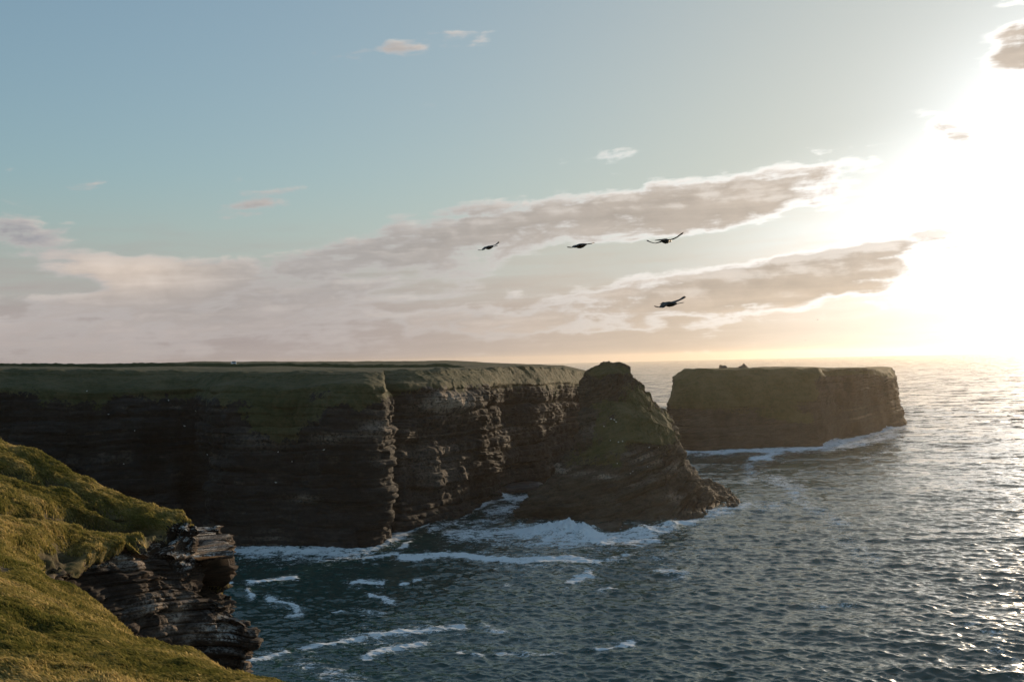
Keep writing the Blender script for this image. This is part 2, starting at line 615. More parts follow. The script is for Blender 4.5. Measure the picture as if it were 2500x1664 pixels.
def build_mainland():
    XS = [-420, -300, -100, 0, 150, 300, 450, 520, 620, 700, 800, 850, 882, 880, 925, 1010, 1100, 1180, 1240, 1300, 1345, 1375, 1408, 1442]  # last two columns: unseen land added behind the stack to shadow the cliff wall
    sk = [836, 836, 836, 836, 836, 835, 830, 831, 830, 829, 829, 829, 829, 829, 829, 828, 831, 835, 838, 841, 850, 862, 866, 884]
    r2 = [842, 842, 842, 842, 843, 843, 842, 842, 842, 843, 844, 844, 844, 844, 843, 841, 840, 838, 840, 843, 852, 864, 868, 886]
    r3 = [846, 846, 846, 846, 847, 848, 850, 851, 851, 851, 851, 851, 850, 850, 849, 847, 843, 841, 842, 846, 854, 866, 870, 888]
    r4 = [848, 848, 848, 849, 851, 853, 854, 856, 857, 857, 857, 856, 856, 856, 854, 851, 846, 843, 843, 846, 856, 868, 872, 890]
    r5 = [890, 890, 890, 895, 902, 898, 890, 895, 900, 892, 885, 888, 892, 890, 886, 882, 880, 880, 878, 878, 884, 892, 900, 910]
    baseD = [238, 242, 247, 250, 256, 262, 268] + [None] * 6 + [271] + [None] * 6 + [430, 448, 454, 462]
    wl = {520: 1258, 620: 1262, 700: 1263, 800: 1263, 850: 1261, 882: 1253, 925: 1217, 1010: 1197, 1100: 1162, 1180: 1128, 1240: 1110, 1300: 1085}
    cols = []
    for i, x in enumerate(XS):
        if baseD[i] is None:
            base = wat(x, wl[x])
        else:
            base = atz(x, baseD[i], 0.0)
        D = base[1]
        lean = float(np.interp(x, [500, 900, 1000], [5.0, 3.0, 1.0]))
        p5 = at(x, r5[i], D + lean)
        p4 = at(x, r4[i], D + lean + 13)
        p3 = at(x, r3[i], D + lean + 34)
        D2 = max(350.0, D + 60)
        p2 = at(x, r2[i], D2)
        p1 = at(x, sk[i], max(480.0, D2 + 30))
        p0 = p1 * np.array([1.3, 1.6, 1]) + np.array([0, 0, -6.0])
        foot = base.copy()
        foot[2] = -5.0
        foot[1] -= 1.0
        cols.append([p0, p1, p2, p3, p4, p5, base, foot])
    # wrap round the tip and back along the far side
    last = cols[-1]
    for dx, dy, dz in ((6, 40, -0.5), (-5, 110, -1), (-40, 260, -2)):
        c = [p.copy() for p in last]
        for k, p in enumerate(c):
            p += np.array([dx, dy, 0])
            if k < 6:
                p[2] += dz
        c[0] = c[1] + np.array([-60, 5, -1.0])
        cols.append(c)
    net = np.array(cols).transpose(1, 0, 2)           # rows x cols x 3
    w = np.array([1, 1, 1, 1, 1, 0.72, 0.0, 0.0])[:, None, None] * np.ones((1, net.shape[1], 1))
    net = np.concatenate([net, w], -1)
    seg = np.linalg.norm(np.diff(net[6, :, :3], axis=0), axis=1)
    uc = np.maximum(6, (seg / 0.36).astype(int))
    uc[:2] //= 2
    uc[-2:] //= 4
    P = resample(net, [8, 40, 30, 30, 50, 190, 8], 0)
    P = resample(P, uc, 1)
    P = smooth(P, 14, 1)
    P = smooth(P, 4, 0)
    drape = 9.0 * np.exp(2.4 * fbm(P[..., :3] * np.array([1, 1, 0.25]), 13.0, 4, 0.6, 19))
    G = np.where(np.arange(P.shape[0])[:, None] > 155, np.clip(P[..., 3] / 0.72, 0, 1) ** drape * 0.72, P[..., 3])
    P = P[..., :3].copy()
    n = grid_normals(P)
    if (n[-60, P.shape[1] // 2, 1]) > 0:
        n = -n
    s = np.zeros(P.shape[:2])
    ib = -9
    s[:] = np.concatenate([[0], np.cumsum(np.linalg.norm(np.diff(P[ib], axis=0), axis=1))])[None, :]
    z = P[..., 2]
    Xp, Yp = proj(P)
    rockw = np.clip(1.15 - G * 1.35, 0, 1)
    big = fbm(P * np.array([1, 1, 0.75]), 30.0, 3, 0.5, 2) * 7.0 + fbm(P * np.array([1, 1, 0.9]), 9.0, 3, 0.5, 4) * 2.2
    ridg = fbm(np.stack([s, z * 0.35, s * 0], -1), 14.0, 3, 0.55, 6, ridged=True) * 0.7
    blk = block_rock(s, z, P, [(6.5, 13.0, 2.4), (2.1, 5.0, 1.15), (0.8, 1.9, 0.5)], 1.2, 0.015, 1)
    rough = fbm(P, 1.6, 3, 0.55, 9) * 0.35
    big = big + gauss2(Xp, Yp, [(775, 1010, 55, 160, 0, 4.5), (455, 1120, 36, 110, 0, -7.0), (665, 1060, 40, 140, 0, -3.5), (570, 1050, 45, 170, 0, 3.5), (330, 1000, 50, 150, 0, 3.0),
                                (210, 980, 45, 150, 0, -3.5), (1050, 925, 60, 30, 0, 2.5), (1000, 1000, 40, 60, 0, -2.5), (1120, 1040, 40, 80, 0, 2.0), (770, 975, 45, 14, 0, 2.0), (860, 985, 30, 14, 0, 1.6)])
    disp = rockw * (big + ridg + blk + rough)
    lipw = np.clip(G * 1.5 - 0.6, 0, 1) * (np.arange(P.shape[0]) > 100)[:, None]
    disp += lipw * (fbm(P * np.array([1, 1, 1.4]), 9.0, 5, 0.58, 12) * 1.5 + fbm(P, 2.2, 3, 0.55, 13) * 0.3)
    P = P + n * disp[..., None]
    # plateau: small tussocks and rolling skyline
    row = np.arange(P.shape[0])[:, None]
    pl = (row <= 118) * np.clip((row - 2) / 8.0, 0, 1)
    P[..., 2] += pl * (fbm(P * np.array([1, 1, 0]), 34.0, 4, 0.6, 15) * 1.1 + fbm(P * np.array([1, 1, 0]), 5.0, 3, 0.5, 16) * 0.16)
    patches = [(640, 975, 75, 42, -20, 0.75), (700, 930, 60, 25, -30, 0.6), (800, 905, 60, 18, 38, 0.8), (840, 925, 35, 14, 40, 0.6),
               (870, 890, 40, 20, 0, 0.4), (560, 905, 120, 14, 0, 0.3), (1250, 950, 80, 30, 20, 0.25)]
    Gf = G + gauss2(Xp, Yp, patches) * (G < 0.8) + 0.25 * (fbm(P, 8.0, 3, 0.5, 21)) * (G > 0.2) * (G < 0.98)
    pale = gauss2(Xp, Yp, [(1030, 925, 38, 30, 0, 1.1), (1000, 930, 30, 14, 0, 0.8), (1000, 885, 22, 14, 0, 0.7), (765, 1010, 36, 10, 0, 0.55),
                           (860, 985, 28, 22, 0, 0.55), (700, 1145, 30, 8, 0, 0.8), (1190, 985, 45, 10, 5, 0.3), (1000, 1075, 70, 60, 0, 0.25),
                           (620, 1010, 40, 25, 0, 0.25), (740, 875, 18, 14, 0, 0.4)])
    pale += 0.5 * np.clip(fbm(P * np.array([1, 1, 2.5]), 5.0, 3, 0.6, 25) - 0.32, 0, 1)
    lay = hsh(np.floor((z + 0.015 * s + fbm(P, 14.0, 3, 0.5, 2) * 1.2) / 0.9), 0 * z + 5)
    pale += 0.32 * (lay > 0.7) * np.clip(fbm(P * np.array([1, 1, 0.6]), 11.0, 3, 0.6, 26) * 2.2 - 0.1, 0, 1)
    soil = np.clip(fbm(P, 30.0, 3, 0.5, 30) * 0.6, 0, 1) * 0.5
    fc = grid_faces(*P.shape[:2])
    o = mesh_obj('mainland_terrain', P.reshape(-1, 3), fc, M_CLIFF, attrs={'grass': Gf, 'pale': pale, 'soil': soil})
    tag(o, 'long dark sea cliff with a flat grassy top across the bay', 'cliff', kind='structure')
    keep_bvh('mainland', P.reshape(-1, 3), fc)
    return o


mainland = build_mainland()


# ------------------------------------------------------------------ lofted rock masses
def loft(name, secs, mat, nu, nvs, levels, tilt, big, grass_fn, pale_blobs, seed, sm=(4, 2), warp=1.0):
    net = np.array(secs)                              # sections x corners x 3, bottom to top
    M_ = net.shape[1]
    netc = np.concatenate([net, net[:, :1]], 1)
    seg = np.linalg.norm(np.diff(netc[1], axis=0), axis=1)
    uc = np.maximum(4, (seg / seg.sum() * nu).astype(int))
    P = resample(netc, uc, 1)[:, :-1]
    P = resample(P, nvs, 0)
    P = smooth(P, sm[0], 1, True)
    P = smooth(P, sm[1], 0)
    n = grid_normals(P, True)
    c = P.mean(1, keepdims=True)
    if ((n * (P - c)).sum(-1)[: P.shape[0] // 2]).mean() < 0:
        n = -n
    z = P[..., 2]
    s = np.concatenate([[0], np.cumsum(np.linalg.norm(np.diff(P[P.shape[0] // 4], axis=0), axis=1))])[None, :] + 0 * z
    Xp, Yp = proj(P)
    G = grass_fn(P, n, Xp, Yp)
    G = G + 0.22 * fbm(P, 6.0, 3, 0.5, seed + 3)
    rockw = 1 - 0.72 * np.clip((G - 0.45) * 4, 0, 1)
    disp = fbm(P * np.array([1, 1, 0.5]), big[0], 3, 0.5, seed) * big[1] + fbm(P, big[0] * 0.33, 3, 0.5, seed + 1) * big[1] * 0.35
    disp = disp + rockw * (block_rock(s, z, P, levels, warp, tilt, seed) + fbm(P, 1.3, 3, 0.55, seed + 2) * 0.3)
    disp = disp + (1 - rockw) * fbm(P, 2.4, 3, 0.5, seed + 4) * 0.35
    fade = np.clip((P.shape[0] - 1 - np.arange(P.shape[0])) / 42.0, 0.08, 1)[:, None]
    P = P + n * (disp * fade)[..., None]
    lay = hsh(np.floor((z + tilt * s) / 1.25), 0 * z + seed)
    pale = gauss2(Xp, Yp, pale_blobs) * (0.15 + 1.9 * (lay > 0.62)) + 0.35 * np.clip(fbm(P * np.array([1, 1, 3.0]), 3.0, 3, 0.6, seed + 6) - 0.35, 0, 1)
    fc = grid_faces(P.shape[0], P.shape[1], True)
    o = mesh_obj(name, P.reshape(-1, 3), fc, mat, attrs={'grass': G, 'pale': pale, 'soil': 0 * G})
    keep_bvh(name, P.reshape(-1, 3), fc)
    return o


def build_stack():
    A = at
    z0 = [wat(1172, 1204), wat(1270, 1214), wat(1410, 1223), wat(1560, 1200), wat(1704, 1162), atz(1655, 330, 0), atz(1480, 342, 0), atz(1290, 328, 0)]
    zm = [p + np.array([0, 0, -4.0]) for p in z0]
    S1 = [A(1182, 1190, 286), A(1275, 1190, 279), A(1412, 1195, 273), A(1560, 1180, 281), A(1698, 1147, 317), atz(1650, 328, 3.4), atz(1480, 340, 2), atz(1300, 326, 2)]
    S2 = [A(1208, 1158, 287), A(1295, 1150, 281), A(1420, 1150, 276), A(1545, 1150, 284), A(1630, 1141, 304), atz(1600, 326, 5.5), atz(1480, 338, 6), atz(1310, 326, 6)]
    S3 = [A(1264, 1104, 292), A(1315, 1085, 286), A(1422, 1085, 282), A(1530, 1088, 288), A(1592, 1098, 302), atz(1560, 324, 13), atz(1470, 334, 13), atz(1330, 324, 13)]
    S4 = [A(1322, 1045, 299), A(1365, 1012, 292), A(1440, 1012, 288), A(1522, 1020, 291), A(1560, 1030, 302), atz(1540, 322, 21), atz(1460, 330, 21), atz(1345, 322, 21)]
    S5 = [A(1338, 988, 306), A(1372, 962, 300), A(1440, 957, 295), A(1505, 965, 297), A(1550, 990, 303), atz(1535, 320, 26), atz(1450, 327, 28), atz(1350, 322, 28)]
    S6 = [A(1336, 930, 311), A(1365, 925, 308), A(1420, 925, 305), A(1465, 930, 304), A(1496, 944, 308), atz(1490, 319, 33), atz(1430, 326, 34), atz(1355, 323, 34)]
    S7 = [A(1343, 888, 313), A(1372, 886, 310), A(1410, 886, 308), A(1438, 888, 309), A(1456, 890, 312), atz(1450, 319, 39), atz(1410, 325, 39), atz(1360, 323, 39)]
    S8 = [A(1360, 864, 314), A(1378, 861, 312), A(1410, 859, 310), A(1433, 862, 311), A(1446, 868, 313), atz(1443, 319, 42.0), atz(1410, 324, 42.2), atz(1368, 322, 42.0)]
    S9 = [A(1384, 852, 315), A(1394, 850, 314), A(1407, 848, 313), A(1418, 849, 314), A(1428, 853, 315), atz(1426, 318, 43.2), atz(1410, 320, 43.4), atz(1388, 319, 43.2)]
    top = [A(1406, 846, 316)] * 8

    def gr(P, n, Xp, Yp):
        g = np.clip(n[..., 2] * 1.0 - 0.22, 0, 0.55) * np.clip((P[..., 2] - 8) / 8, 0, 1)
        g += gauss2(Xp, Yp, [(1495, 985, 62, 30, -10, 0.62), (1440, 1000, 50, 18, 0, 0.4), (1540, 1050, 36, 40, 0, 0.3), (1400, 1035, 65, 15, 0, 0.35), (1470, 920, 28, 20, 30, 0.5),
                             (1400, 856, 40, 8, 0, 0.6), (1490, 1085, 40, 9, 0, 0.2), (1400, 1070, 60, 9, 0, 0.25), (1535, 1000, 20, 20, 0, 0.2),
                             (1510, 1130, 40, 10, 10, 0.35)]) * (n[..., 1] < 0.4)
        return g
    o = loft('sea_stack', [zm, z0, S1, S2, S3, S4, S5, S6, S7, S8, S9, top], M_STACK, 760, [14, 22, 34, 44, 56, 44, 40, 36, 26, 20, 16],
             [(3.6, 7.0, 1.7), (1.25, 2.8, 1.1), (0.55, 1.2, 0.42)], -0.20, (15.0, 2.2), gr,
             [(1500, 1060, 70, 14, -12, 0.5), (1400, 1100, 70, 8, -8, 0.5), (1560, 1140, 30, 8, 0, 0.4), (1290, 1080, 30, 14, 0, 0.4), (1370, 985, 25, 15, 0, 0.25)], 40)
    tag(o, 'steep tapering sea stack with grassy ledges and tilted rock layers, nearest offshore', 'sea stack')


def build_island():
    A = at
    z0 = [wat(1540, 1036), wat(1610, 1038), wat(1700, 1033), wat(1800, 1030), wat(1888, 1027), wat(1905, 1014), wat(1985, 1001), wat(2084, 977), atz(2070, 720, 0), atz(1800, 660, 0), atz(1560, 580, 0)]
    zm = [p + np.array([0, 0, -4.0]) for p in z0]
    D = [p[1] for p in z0]
    xs = [(1536, 1610, 1700, 1800, 1884, 1912, 1985, 2078), (1529, 1602, 1700, 1800, 1882, 1915, 1985, 2072), (1535, 1600, 1700, 1800, 1880, 1918, 1985, 2068),
          (1545, 1600, 1700, 1800, 1880, 1920, 1990, 2068), (1547, 1602, 1700, 1800, 1880, 1922, 1990, 2058), (1580, 1620, 1700, 1800, 1880, 1922, 1990, 2040)]
    ys = [(1000, 1000, 1000, 998, 996, 990, 980, 965), (958, 960, 960, 958, 955, 950, 945, 935), (925, 925, 925, 922, 920, 918, 912, 905),
          (893, 890, 890, 890, 890, 888, 884, 886), (870, 864, 862, 862, 862, 862, 860, 866), (849, 847.5, 847, 847, 847, 847, 847, 850)]
    dd = [2, 6, 8, 12, 17, 24]
    secs = [zm, z0]
    for x, y, d in zip(xs, ys, dd):
        row = [A(x[i], y[i], D[i] + d * (1.0 if i < 5 else 0.5)) for i in range(8)]
        zt = np.mean([p[2] for p in row])
        k = 0.5 * d
        row += [atz(2060 - k * 0.6, 716 - k, min(zt, row[7][2] - 0.4)), atz(1800, 655 - k, min(zt, 38.6)), atz(1566 + k * 0.6, 578 - k * 0.5, min(zt, 40.2))]
        secs.append(row)
    cen = np.mean(np.array(secs[-1]), 0)
    inner = [(0.45 * p + 0.55 * cen) for p in secs[-1]]
    secs.append([np.array([p[0], p[1], p[2] + 0.2]) for p in inner])
    secs.append([cen + np.array([0, 0, 0.3])] * 11)

    def gr(P, n, Xp, Yp):
        g = np.clip(n[..., 2] * 1.2 - 0.15, 0, 0.9) * (P[..., 2] > 20)
        g += gauss2(Xp, Yp, [(1650, 880, 120, 35, 0, 0.8), (1700, 915, 140, 22, 0, 0.6), (1600, 905, 60, 30, 0, 0.5), (1830, 950, 60, 30, -20, 0.6), (1870, 900, 120, 14, 0, 0.3),
                             (1760, 990, 60, 12, -15, 0.3), (1900, 860, 140, 10, 0, 0.5), (1760, 950, 150, 14, -6, 0.4)]) * (n[..., 1] < 0.3)
        return g
    o = loft('rock_island', secs, M_STACK, 900, [10, 60, 60, 50, 46, 36, 26, 18, 8],
             [(5.5, 12.0, 1.6), (1.9, 4.5, 0.8), (0.9, 2.0, 0.35)], -0.02, (30.0, 4.0), gr,
             [(1840, 900, 40, 6, 0, 0.4), (1985, 955, 30, 20, 0, 0.4), (1760, 1005, 50, 8, 0, 0.3)], 70, sm=(16, 3))
    tag(o, 'flat topped rocky island with sheer cliffs and two stone ruins on top, farthest out', 'island')


build_stack()
build_island()


# ------------------------------------------------------------------ foreground headland and the slope at the viewer's feet
def dense(net, rc, cell, sm, wrow):
    seg = np.linalg.norm(np.diff(net[wrow, :, :3], axis=0), axis=1)
    uc = np.maximum(4, (seg / cell).astype(int))
    P = resample(net, rc, 0)
    P = resample(P, uc, 1)
    P = smooth(P, sm[0], 1)
    P = smooth(P, sm[1], 0)
    return P


def build_headland():
    rows = [
        # crest
        [(-250, 905, 100), (0, 1008, 95), (120, 1052, 93), (240, 1112, 92), (320, 1156, 91), (395, 1177, 90), (440, 1185, 89), (464, 1213, 88), (486, 1270, 87)],
        [(-250, 1000, 91), (0, 1072, 87), (110, 1108, 87), (230, 1150, 87), (300, 1186, 87), (370, 1199, 87), (430, 1203, 87), (468, 1248, 86.5), (500, 1334, 85)],
        [(-250, 1090, 84), (0, 1115, 83), (100, 1145, 84), (220, 1195, 85), (290, 1214, 85.5), (350, 1216, 86), (428, 1226, 86), (474, 1282, 85.5), (510, 1388, 84)],
        [(-250, 1190, 70), (0, 1215, 68), (90, 1250, 70), (170, 1272, 74), (245, 1262, 78), (335, 1228, 82), (424, 1248, 84), (482, 1306, 84), (535, 1414, 83)],
        [(-250, 1300, 60), (0, 1300, 60), (95, 1325, 64), (180, 1345, 71), (270, 1335, 76), (350, 1325, 79), (432, 1345, 81), (512, 1380, 82), (584, 1450, 82)],
        [(-250, 1420, 52), (0, 1400, 54), (110, 1400, 61), (210, 1430, 68), (310, 1455, 73), (390, 1465, 76), (462, 1485, 78.5), (532, 1490, 80.5), (582, 1495, 81)],
        [(-250, 1600, 44), (0, 1550, 48), (120, 1560, 56), (220, 1600, 63), (330, 1640, 68), (420, 1660, 72), (490, 1660, 75), (540, 1640, 78), (562, 1560, 80)],
    ]
    pts = [[at(*c) for c in r] for r in rows]
    crest = pts[0]
    back = [np.array([p[0] - 3, p[1] + 14, p[2] - 10]) for p in crest]
    back2 = [np.array([p[0] - 8, p[1] + 26, -4.0]) for p in crest]
    foot = [np.array([p[0] + 1, p[1] - 2, -4.0]) for p in pts[-1]]
    net = np.array([back2, back] + pts + [foot])
    # wrap the nose round the seaward side
    n1 = net[:, -1] + np.array([-1.5, 5.0, 0])
    n2 = net[:, -1] + np.array([-6.0, 16.0, 0])
    n1[:2] = net[:2, -1]
    n2[:2] = net[:2, -1] + np.array([-6, 2, 0])
    net = np.concatenate([net, n1[:, None], n2[:, None]], 1)
    g = np.array([[0.9] * 11, [0.9] * 11,
                  [1, 1, 1, 1, 1, 0.9, 0.45, 0.2, 0, 0, 0],
                  [1, 1, 1, 1, 1, 0.8, 0.25, 0.05, 0, 0, 0],
                  [1, 1, 1, 1, 1, 0.7, 0.1, 0, 0, 0, 0],
                  [1, 1, 1, 0.9, 0.65, 0.45, 0.0, 0, 0, 0, 0],
                  [1, 1, 0.55, 0.1, 0, 0, 0, 0, 0, 0, 0],
                  [1, 0.8, 0.3, 0, 0, 0, 0, 0, 0, 0, 0],
                  [1, 0.6, 0.2, 0, 0, 0, 0, 0, 0, 0, 0], [0] * 11])
    net = np.concatenate([net, g[..., None]], -1)
    P = dense(net, [10, 30, 90, 70, 90, 110, 110, 60, 30], 0.11, (18, 5), 4)
    G = P[..., 3]
    P = P[..., :3].copy()
    n = grid_normals(P)
    if n[40, 40, 2] < 0:
        n = -n
    z = P[..., 2]
    s = np.concatenate([[0], np.cumsum(np.linalg.norm(np.diff(P[330], axis=0), axis=1))])[None, :] + 0 * z
    Xp, Yp = proj(P)
    scar = gauss2(Xp, Yp, [(40, 1085, 90, 12, -20, 1.15), (150, 1105, 60, 8, -24, 0.92), (60, 1178, 110, 12, -6, 1.15), (190, 1195, 80, 11, -14, 1.15), (300, 1212, 70, 8, -6, 1.03),
                           (245, 1165, 60, 14, -28, 1.03), (150, 1275, 45, 36, -40, 1.15), (60, 1255, 40, 11, -30, 0.57)])  # bare soil scars; shade of the hollow and undercuts is also in their dark colour
    scar = np.clip(scar * (1.0 + 1.6 * fbm(P, 3.0, 3, 0.55, 80)), 0, 1.1)
    Gn = G + 0.35 * fbm(P, 2.6, 4, 0.55, 81) - 0.02
    rw = np.clip((0.62 - Gn) * 4, 0, 1)
    gw = 1 - rw
    lump = fbm(P, 5.0, 3, 0.5, 82) * 0.75 + fbm(P, 1.5, 3, 0.5, 83) * 0.30 + fbm(P, 0.5, 2, 0.5, 84) * 0.10
    blk = block_rock(s, z, P, [(2.4, 3.4, 1.0), (0.8, 1.5, 0.7), (0.3, 0.7, 0.3)], 1.3, 0.12, 8)
    rbig = fbm(P * np.array([1, 1, 0.7]), 8.0, 3, 0.5, 85) * 2.2 + fbm(P @ np.array([[1, 0, 0.5], [0, 1, 0], [0.6, 0, 0.35]]), 4.5, 3, 0.55, 86, ridged=True) * 1.5
    rfine = fbm(P, 0.5, 3, 0.6, 87) * 0.10
    edge = np.clip(np.minimum(np.arange(P.shape[0]), 40) / 40.0, 0, 1)[:, None]
    disp = (gw * (lump * 0.75 - 1.15 * scar) + rw * (rbig + blk + rfine - 2.0)) * edge
    nh = n * np.where(rw > 0.5, 0.25, 1.0)[..., None] ** np.array([0, 0, 1.0])
    nh = nh / np.maximum(np.linalg.norm(nh, axis=-1, keepdims=True), 1e-6)
    P = P + nh * disp[..., None]
    lich = gauss2(Xp, Yp, [(430, 1212, 50, 24, -10, 1.4), (470, 1270, 40, 20, -25, 1.3), (280, 1265, 60, 25, 0, 1.0), (355, 1250, 40, 20, 0, 0.8), (400, 1190, 30, 12, 0, 1.0),
                           (520, 1450, 50, 40, 40, 0.8), (380, 1380, 60, 30, 30, 0.3)])
    pale = gauss2(Xp, Yp, [(320, 1270, 28, 22, 20, 0.9), (345, 1285, 26, 20, 20, 0.7), (360, 1395, 26, 16, 20, 1.0), (430, 1410, 50, 16, 55, 1.0), (465, 1450, 26, 12, 40, 0.8), (520, 1450, 30, 10, 40, 0.9),  # buff rock patches, with sunlight on the chunk faces put into the paler colour
                           (455, 1500, 8, 20, 0, 0.9), (570, 1535, 8, 30, 0, 0.7), (150, 1325, 26, 12, 0, 0.7), (8, 1098, 22, 12, 0, 0.7), (470, 1265, 22, 8, -20, 0.7)])
    fc = grid_faces(*P.shape[:2])
    o = mesh_obj('headland_terrain', P.reshape(-1, 3), fc, M_NEAR, attrs={'grass': np.clip(Gn, 0, 1.2), 'pale': pale, 'soil': np.clip(scar, 0, 1), 'lichen': np.clip(lich, 0, 1)})
    tag(o, 'near grassy headland with eroded terraces ending in a jagged dark rock nose', 'headland', kind='structure')
    keep_bvh('headland', P.reshape(-1, 3), fc)
    return P, Gn - 0.8 * np.clip(scar, 0, 1), n


def build_slope():
    ridge = [(-500, 1080, 64), (-300, 1180, 60), (0, 1243, 57), (60, 1288, 55), (110, 1333, 53), (200, 1388, 50), (260, 1422, 48), (320, 1470, 45), (400, 1491, 43), (470, 1511, 41),
             (540, 1534, 39), (610, 1557, 37.5), (670, 1578, 36.5), (760, 1612, 35), (900, 1670, 33)]
    rows = []
    b2, b1, r0, r1, r2, r3, r4 = [], [], [], [], [], [], []
    for X_, Y_, D_ in ridge:
        p = at(X_, Y_, D_)
        q = at(X_, 1720, 24.0 if X_ < 600 else 22)
        r0.append(p)
        b1.append(p + np.array([2.0, 4.0, -5.0]))
        b2.append(p + np.array([4.0, 7.0, -24.0]))
        m1 = p * 0.62 + q * 0.38
        m1[2] += 0.35
        r1.append(m1)
        r2.append(q)
        e = np.array([q[0] * 0.55, 9.0, 41.0 - 0.02 * abs(q[0])])
        r3.append(e)
        r4.append(np.array([q[0] * 0.4, -2.0, 43.4]))
    rows = [b2, b1, r0, r1, r2, r3, r4]
    net = np.array(rows)
    g = np.array([0.2, 0.6, 1, 1, 1, 1, 1])[:, None, None] * np.ones((1, net.shape[1], 1))
    net = np.concatenate([net, g], -1)
    P = dense(net, [14, 26, 130, 130, 60, 40], 0.10, (30, 10), 3)
    G = P[..., 3]
    P = P[..., :3].copy()
    n = grid_normals(P)
    if n[60, 60, 2] < 0:
        n = -n
    Xp, Yp = proj(np.where(P[..., 1:2] < 1, np.array([0, 1.0, 0]), P))
    scar = gauss2(Xp, Yp, [(80, 1440, 60, 16, -20, 0.9), (15, 1300, 40, 30, -40, 0.8), (200, 1440, 50, 9, -25, 0.5), (280, 1470, 50, 9, -30, 0.4), (20, 1470, 40, 8, -10, 0.5),
                           (290, 1556, 60, 6, 0, 0.4), (170, 1590, 60, 7, 0, 0.4)])
    lump = fbm(P, 6.0, 3, 0.5, 91) * 0.5 + fbm(P, 1.6, 3, 0.5, 92) * 0.22 + fbm(P, 0.45, 2, 0.5, 93) * 0.07
    w = np.clip(P[..., 1] / 10.0, 0, 1)
    P = P + n * ((lump - 0.4 * scar) * w)[..., None]
    fc = grid_faces(*P.shape[:2])
    o = mesh_obj('slope_terrain', P.reshape(-1, 3), fc, M_NEAR, attrs={'grass': G, 'pale': 0 * G, 'soil': np.clip(scar, 0, 1), 'lichen': 0 * G})
    tag(o, 'grassy slope falling away from the viewpoint', 'slope', kind='structure')
    keep_bvh('slope', P.reshape(-1, 3), fc)
    return P, G - 0.8 * np.clip(scar, 0, 1), n


HP, HG, HN = build_headland()
SP, SG, SN = build_slope()


# ------------------------------------------------------------------ grass: blades in wind-combed tufts
def grass_mat():
    m, nt, out = new_mat('grass_blades')
    t = attr('tone')
    col = mixc(sstep(0.0, 0.5, t), (0.15, 0.145, 0.036), (0.31, 0.255, 0.078))
    col = mixc(sstep(0.5, 1.0, t), col, (0.64, 0.48, 0.20))
    d = nt.nodes.new('ShaderNodeBsdfDiffuse')
    tr = nt.nodes.new('ShaderNodeBsdfTranslucent')
    nt.links.new(col, d.inputs['Color'])
    nt.links.new(col, tr.inputs['Color'])
    mx = nt.nodes.new('ShaderNodeMixShader')
    mx.inputs[0].default_value = 0.45
    nt.links.new(d.outputs[0], mx.inputs[1])
    nt.links.new(tr.outputs[0], mx.inputs[2])
    nt.links.new(mx.outputs[0], out.inputs['Surface'])
    return m


def scatter_grass(name, P, G, N, count, seed, smax):
    r = np.random.default_rng(seed)
    nv, nu = P.shape[:2]
    a = P[:-1, :-1]
    area = np.linalg.norm(np.cross(P[:-1, 1:] - a, P[1:, :-1] - a), axis=-1)
    Xp, Yp = proj(np.where(P[..., 1:2] < 1, np.array([0, 1.0, 0]), P))
    vis = (P[..., 1] > 12) & (Xp > -120) & (Xp < 900) & (Yp < 1660)
    clump = fbm(P, 1.1, 3, 0.55, seed + 1)
    w = area * vis[:-1, :-1] * np.clip((G[:-1, :-1] - 0.40) * 4, 0, 1) * np.clip(0.75 + 0.9 * clump[:-1, :-1], 0.15, 2)
    w = w / np.maximum(P[:-1, :-1, 1], 14.0)
    w = w.ravel() / w.sum()
    idx = r.choice(len(w), size=count, p=w)
    iv, iu = idx // (nu - 1), idx % (nu - 1)
    fu, fv = r.random((count, 1)), r.random((count, 1))
    p00, p01, p10 = P[iv, iu], P[iv, iu + 1], P[iv + 1, iu]
    root = p00 + (p01 - p00) * fu + (p10 - p00) * fv
    nn = N[iv, iu]
    nn = nn * np.sign(nn[:, 2:3] + 1e-6)
    cl = clump[iv, iu]
    dist = root[:, 1]
    comb = np.stack([fbm(root, 4.0, 2, 0.5, seed + 5), fbm(root, 4.0, 2, 0.5, seed + 6), 0 * dist], -1)
    lean = np.array([-0.75, -0.6, -0.15]) + comb * 0.9 + r.normal(0, 0.24, (count, 3))
    up = nn * 0.6 + np.array([0, 0, 0.5]) + lean * 0.55
    up /= np.linalg.norm(up, axis=1)[:, None]
    L = (0.14 + 0.22 * r.random(count) + 0.40 * np.clip(cl, 0, 1)) * smax * 0.92
    wd = (0.010 + 0.0004 * dist) * (0.6 + 0.8 * r.random(count))
    side = np.cross(up, r.normal(0, 1, (count, 3)))
    side /= np.linalg.norm(side, axis=1)[:, None]
    mid = root + up * (L * 0.55)[:, None]
    tip = mid + (up * 0.6 + lean * 0.45 + np.array([0, 0, -0.18])) * (L * 0.6)[:, None]
    root = root - nn * 0.03
    V = np.stack([root - side * wd[:, None], root + side * wd[:, None], mid - side * wd[:, None] * 0.8, mid + side * wd[:, None] * 0.8, tip], 1)
    b = np.arange(count)[:, None] * 5
    tri = np.concatenate([b + np.array([[0, 1, 3]]), b + np.array([[0, 3, 2]]), b + np.array([[2, 3, 4]])], 0)
    tone = np.clip(0.46 + 0.85 * fbm(root, 6.0, 3, 0.5, seed + 9) + 0.55 * fbm(root, 1.3, 2, 0.5, seed + 10) + r.normal(0, 0.18, count), 0, 1)
    o = mesh_obj(name, V.reshape(-1, 3), tri, M_GRASS, attrs={'tone': np.repeat(tone, 5)})
    return o


